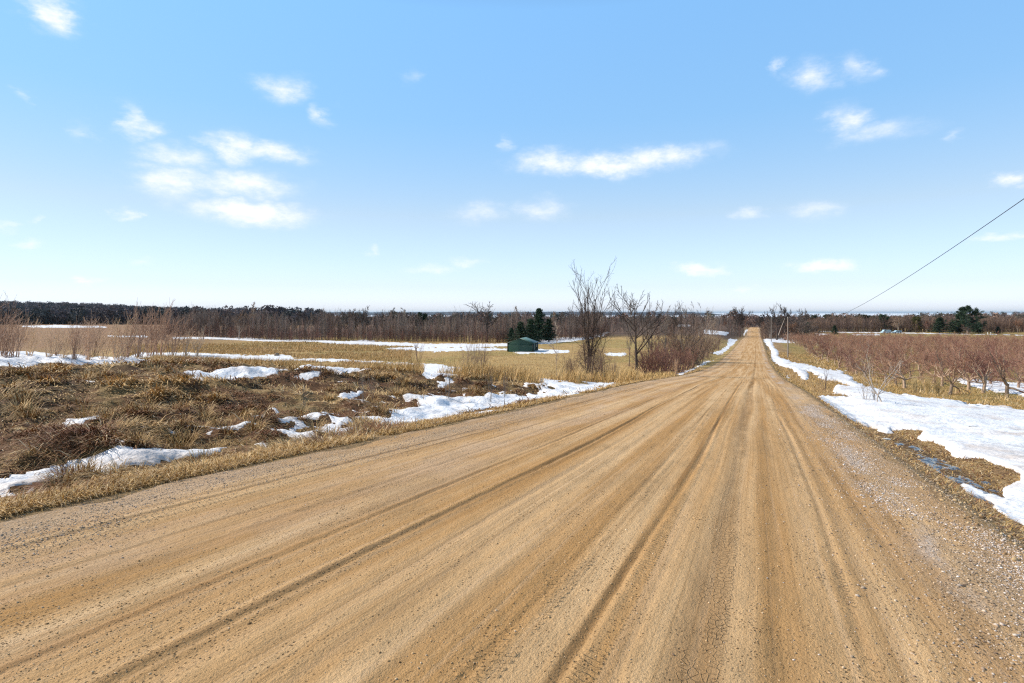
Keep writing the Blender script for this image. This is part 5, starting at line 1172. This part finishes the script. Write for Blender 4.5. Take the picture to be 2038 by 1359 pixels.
def car(px, Y, rz, kind, label):
    X, Y, z = gat(px, Y); root = empty('van' if kind == 'van' else 'car', (X, Y, z), rz); tag(root, label, kind)
    Lc, Wc = (5.0, 1.95) if kind == 'van' else (4.7, 1.85)
    prof = [(-Lc/2, .45), (-Lc/2, 1.1), (-Lc/2 + .12, 2.1), (Lc/2 - 1.3, 2.15), (Lc/2 - .75, 1.3), (Lc/2 - .05, 1.1), (Lc/2, .45)] if kind == 'van' else [(-Lc/2, .4), (-Lc/2, 1.0), (-Lc/2 + .35, 1.65), (.6, 1.68), (1.25, 1.08), (Lc/2 - .1, .95), (Lc/2, .4)]
    n = len(prof); a = np.array([(x, -Wc/2, zz) for x, zz in prof]); b = np.array([(x, Wc/2, zz) for x, zz in prof]); me = bpy.data.meshes.new('car_body')
    me.from_pydata([tuple(v) for v in np.r_[a, b]], [], [tuple(range(n))] + [tuple(range(2 * n - 1, n - 1, -1))] + [(i, i + n, (i + 1) % n + n, (i + 1) % n) for i in range(n)]); me.update()
    obj('body', me, M['car_paint'], root)
    for sy in (-1, 1):
        zc, hh = (1.65, .6) if kind == 'van' else (1.33, .42)
        for xc, ww in (((1.15, .8),) if kind == 'van' else ((-1.3, .75), (-.3, .95), (.6, .6))):
            g = Geo(); g.box((xc, sy * (Wc/2 + .005), zc), (ww, .03, hh)); obj('window', g.mesh('car_window'), M['glass'], root)
        for xc in (-Lc/2 + .95, Lc/2 - .95):
            g = Geo(); g.tubes(np.array([[(xc, sy * Wc/2 - .12, .36), (xc, sy * Wc/2 + .04, .36), (xc, sy * Wc/2 + .05, .36)]]), np.array([[.36, .36, .05]]), 14); obj('wheel', g.mesh('wheel'), M['dark'], root)
        g = Geo(); g.box((Lc/2 - .02, sy * .65, .85), (.08, .3, .16)); obj('headlight', g.mesh('headlight'), M['white'], root)
car(1763, 322, math.pi, 'van', 'pale blue van parked behind the orchard')
car(1785, 322, math.pi, 'car', 'pale blue car with dark windows parked beside the van')
def small_things():
    for px, lb in ((1966, 'left white post beyond the orchard by the largest pine'), (1972, 'right white post beyond the orchard by the small juniper')):
        X, Y, z = gat(px, 312); g = Geo(); g.tubes(np.array([[(0, 0, -.1), (0, 0, .6), (0, 0, 1.25), (0, 0, 1.3)]]), np.array([[.16, .15, .15, .1]]), 8); o = obj('white_post', g.mesh('white_post', True), M['white'], None, (X, Y, z)); tag(o, lb, 'post')
    # weathered boulder on the knoll
    import bmesh
    X, Y, z = gpt(551, 708); bm = bmesh.new(); bmesh.ops.create_icosphere(bm, subdivisions=4, radius=1)
    for v in bm.verts:
        p = np.array(v.co); n = float(fbm(np.array([p[0] * 1.7 + 5]), np.array([p[1] * 1.7 + p[2] * 2]), 3, 3)[0]) - .5; q = np.round(p * 2.2) / 2.2
        p = p * .75 + q * .25; v.co = Vector(tuple(p * (1 + n * .45))); v.co.x *= .50; v.co.y *= .45; v.co.z = v.co.z * .40 + .20
        if v.co.x > 0: v.co.z -= v.co.x * .25
    me = bpy.data.meshes.new('boulder'); bm.to_mesh(me); bm.free(); o = obj('boulder', me, M['rock'], None, (X, Y, z)); tag(o, 'rounded brown and tan boulder at the edge of the snow strip', 'rock')
    X, Y, z = gpt(1936, 861); g = Geo(); g.tubes(np.array([[(-.12, 0, .06), (0, .01, .075), (.1, 0, .07), (.19, .02, .085)]]), np.array([[.009, .008, .006, .004]]), 5); o = obj('twig', g.mesh('twig'), M['bark_dark'], None, (X, Y, z + .12)); tag(o, 'dark broken twig lying on the roadside snow', 'twig')
    X, Y, z = gpt(1761, 879); g = Geo(); g.tubes(np.array([[(-.10, .04, .04), (-.03, .01, .05), (.05, -.02, .05), (.11, -.05, .045)]]), np.array([[.012, .022, .022, .014]]), 6); o = obj('white_stick', g.mesh('stick', True), M['white'], None, (X, Y, z + .02)); tag(o, 'short bleached white stick lying beside the ditch water', 'stick')
small_things()

def haze():
    m = bpy.data.materials.new('haze'); m.use_nodes = True; nt = m.node_tree; N = nt.nodes
    N.remove(N['Principled BSDF']); v = N.new('ShaderNodeVolumePrincipled'); v.inputs['Color'].default_value = (.62, .83, 1, 1); v.inputs['Density'].default_value = 2.2e-5; v.inputs['Anisotropy'].default_value = 0.2
    nt.links.new(v.outputs[0], N['Material Output'].inputs['Volume'])
    g = Geo(); g.box((0, 0, (75 - 70) / 2), (130000, 130000, 145)); o = obj('haze', g.mesh('haze'), m); tag(o, 'faint bluish air over the fields and the frozen lake', 'haze', kind='stuff')
haze()
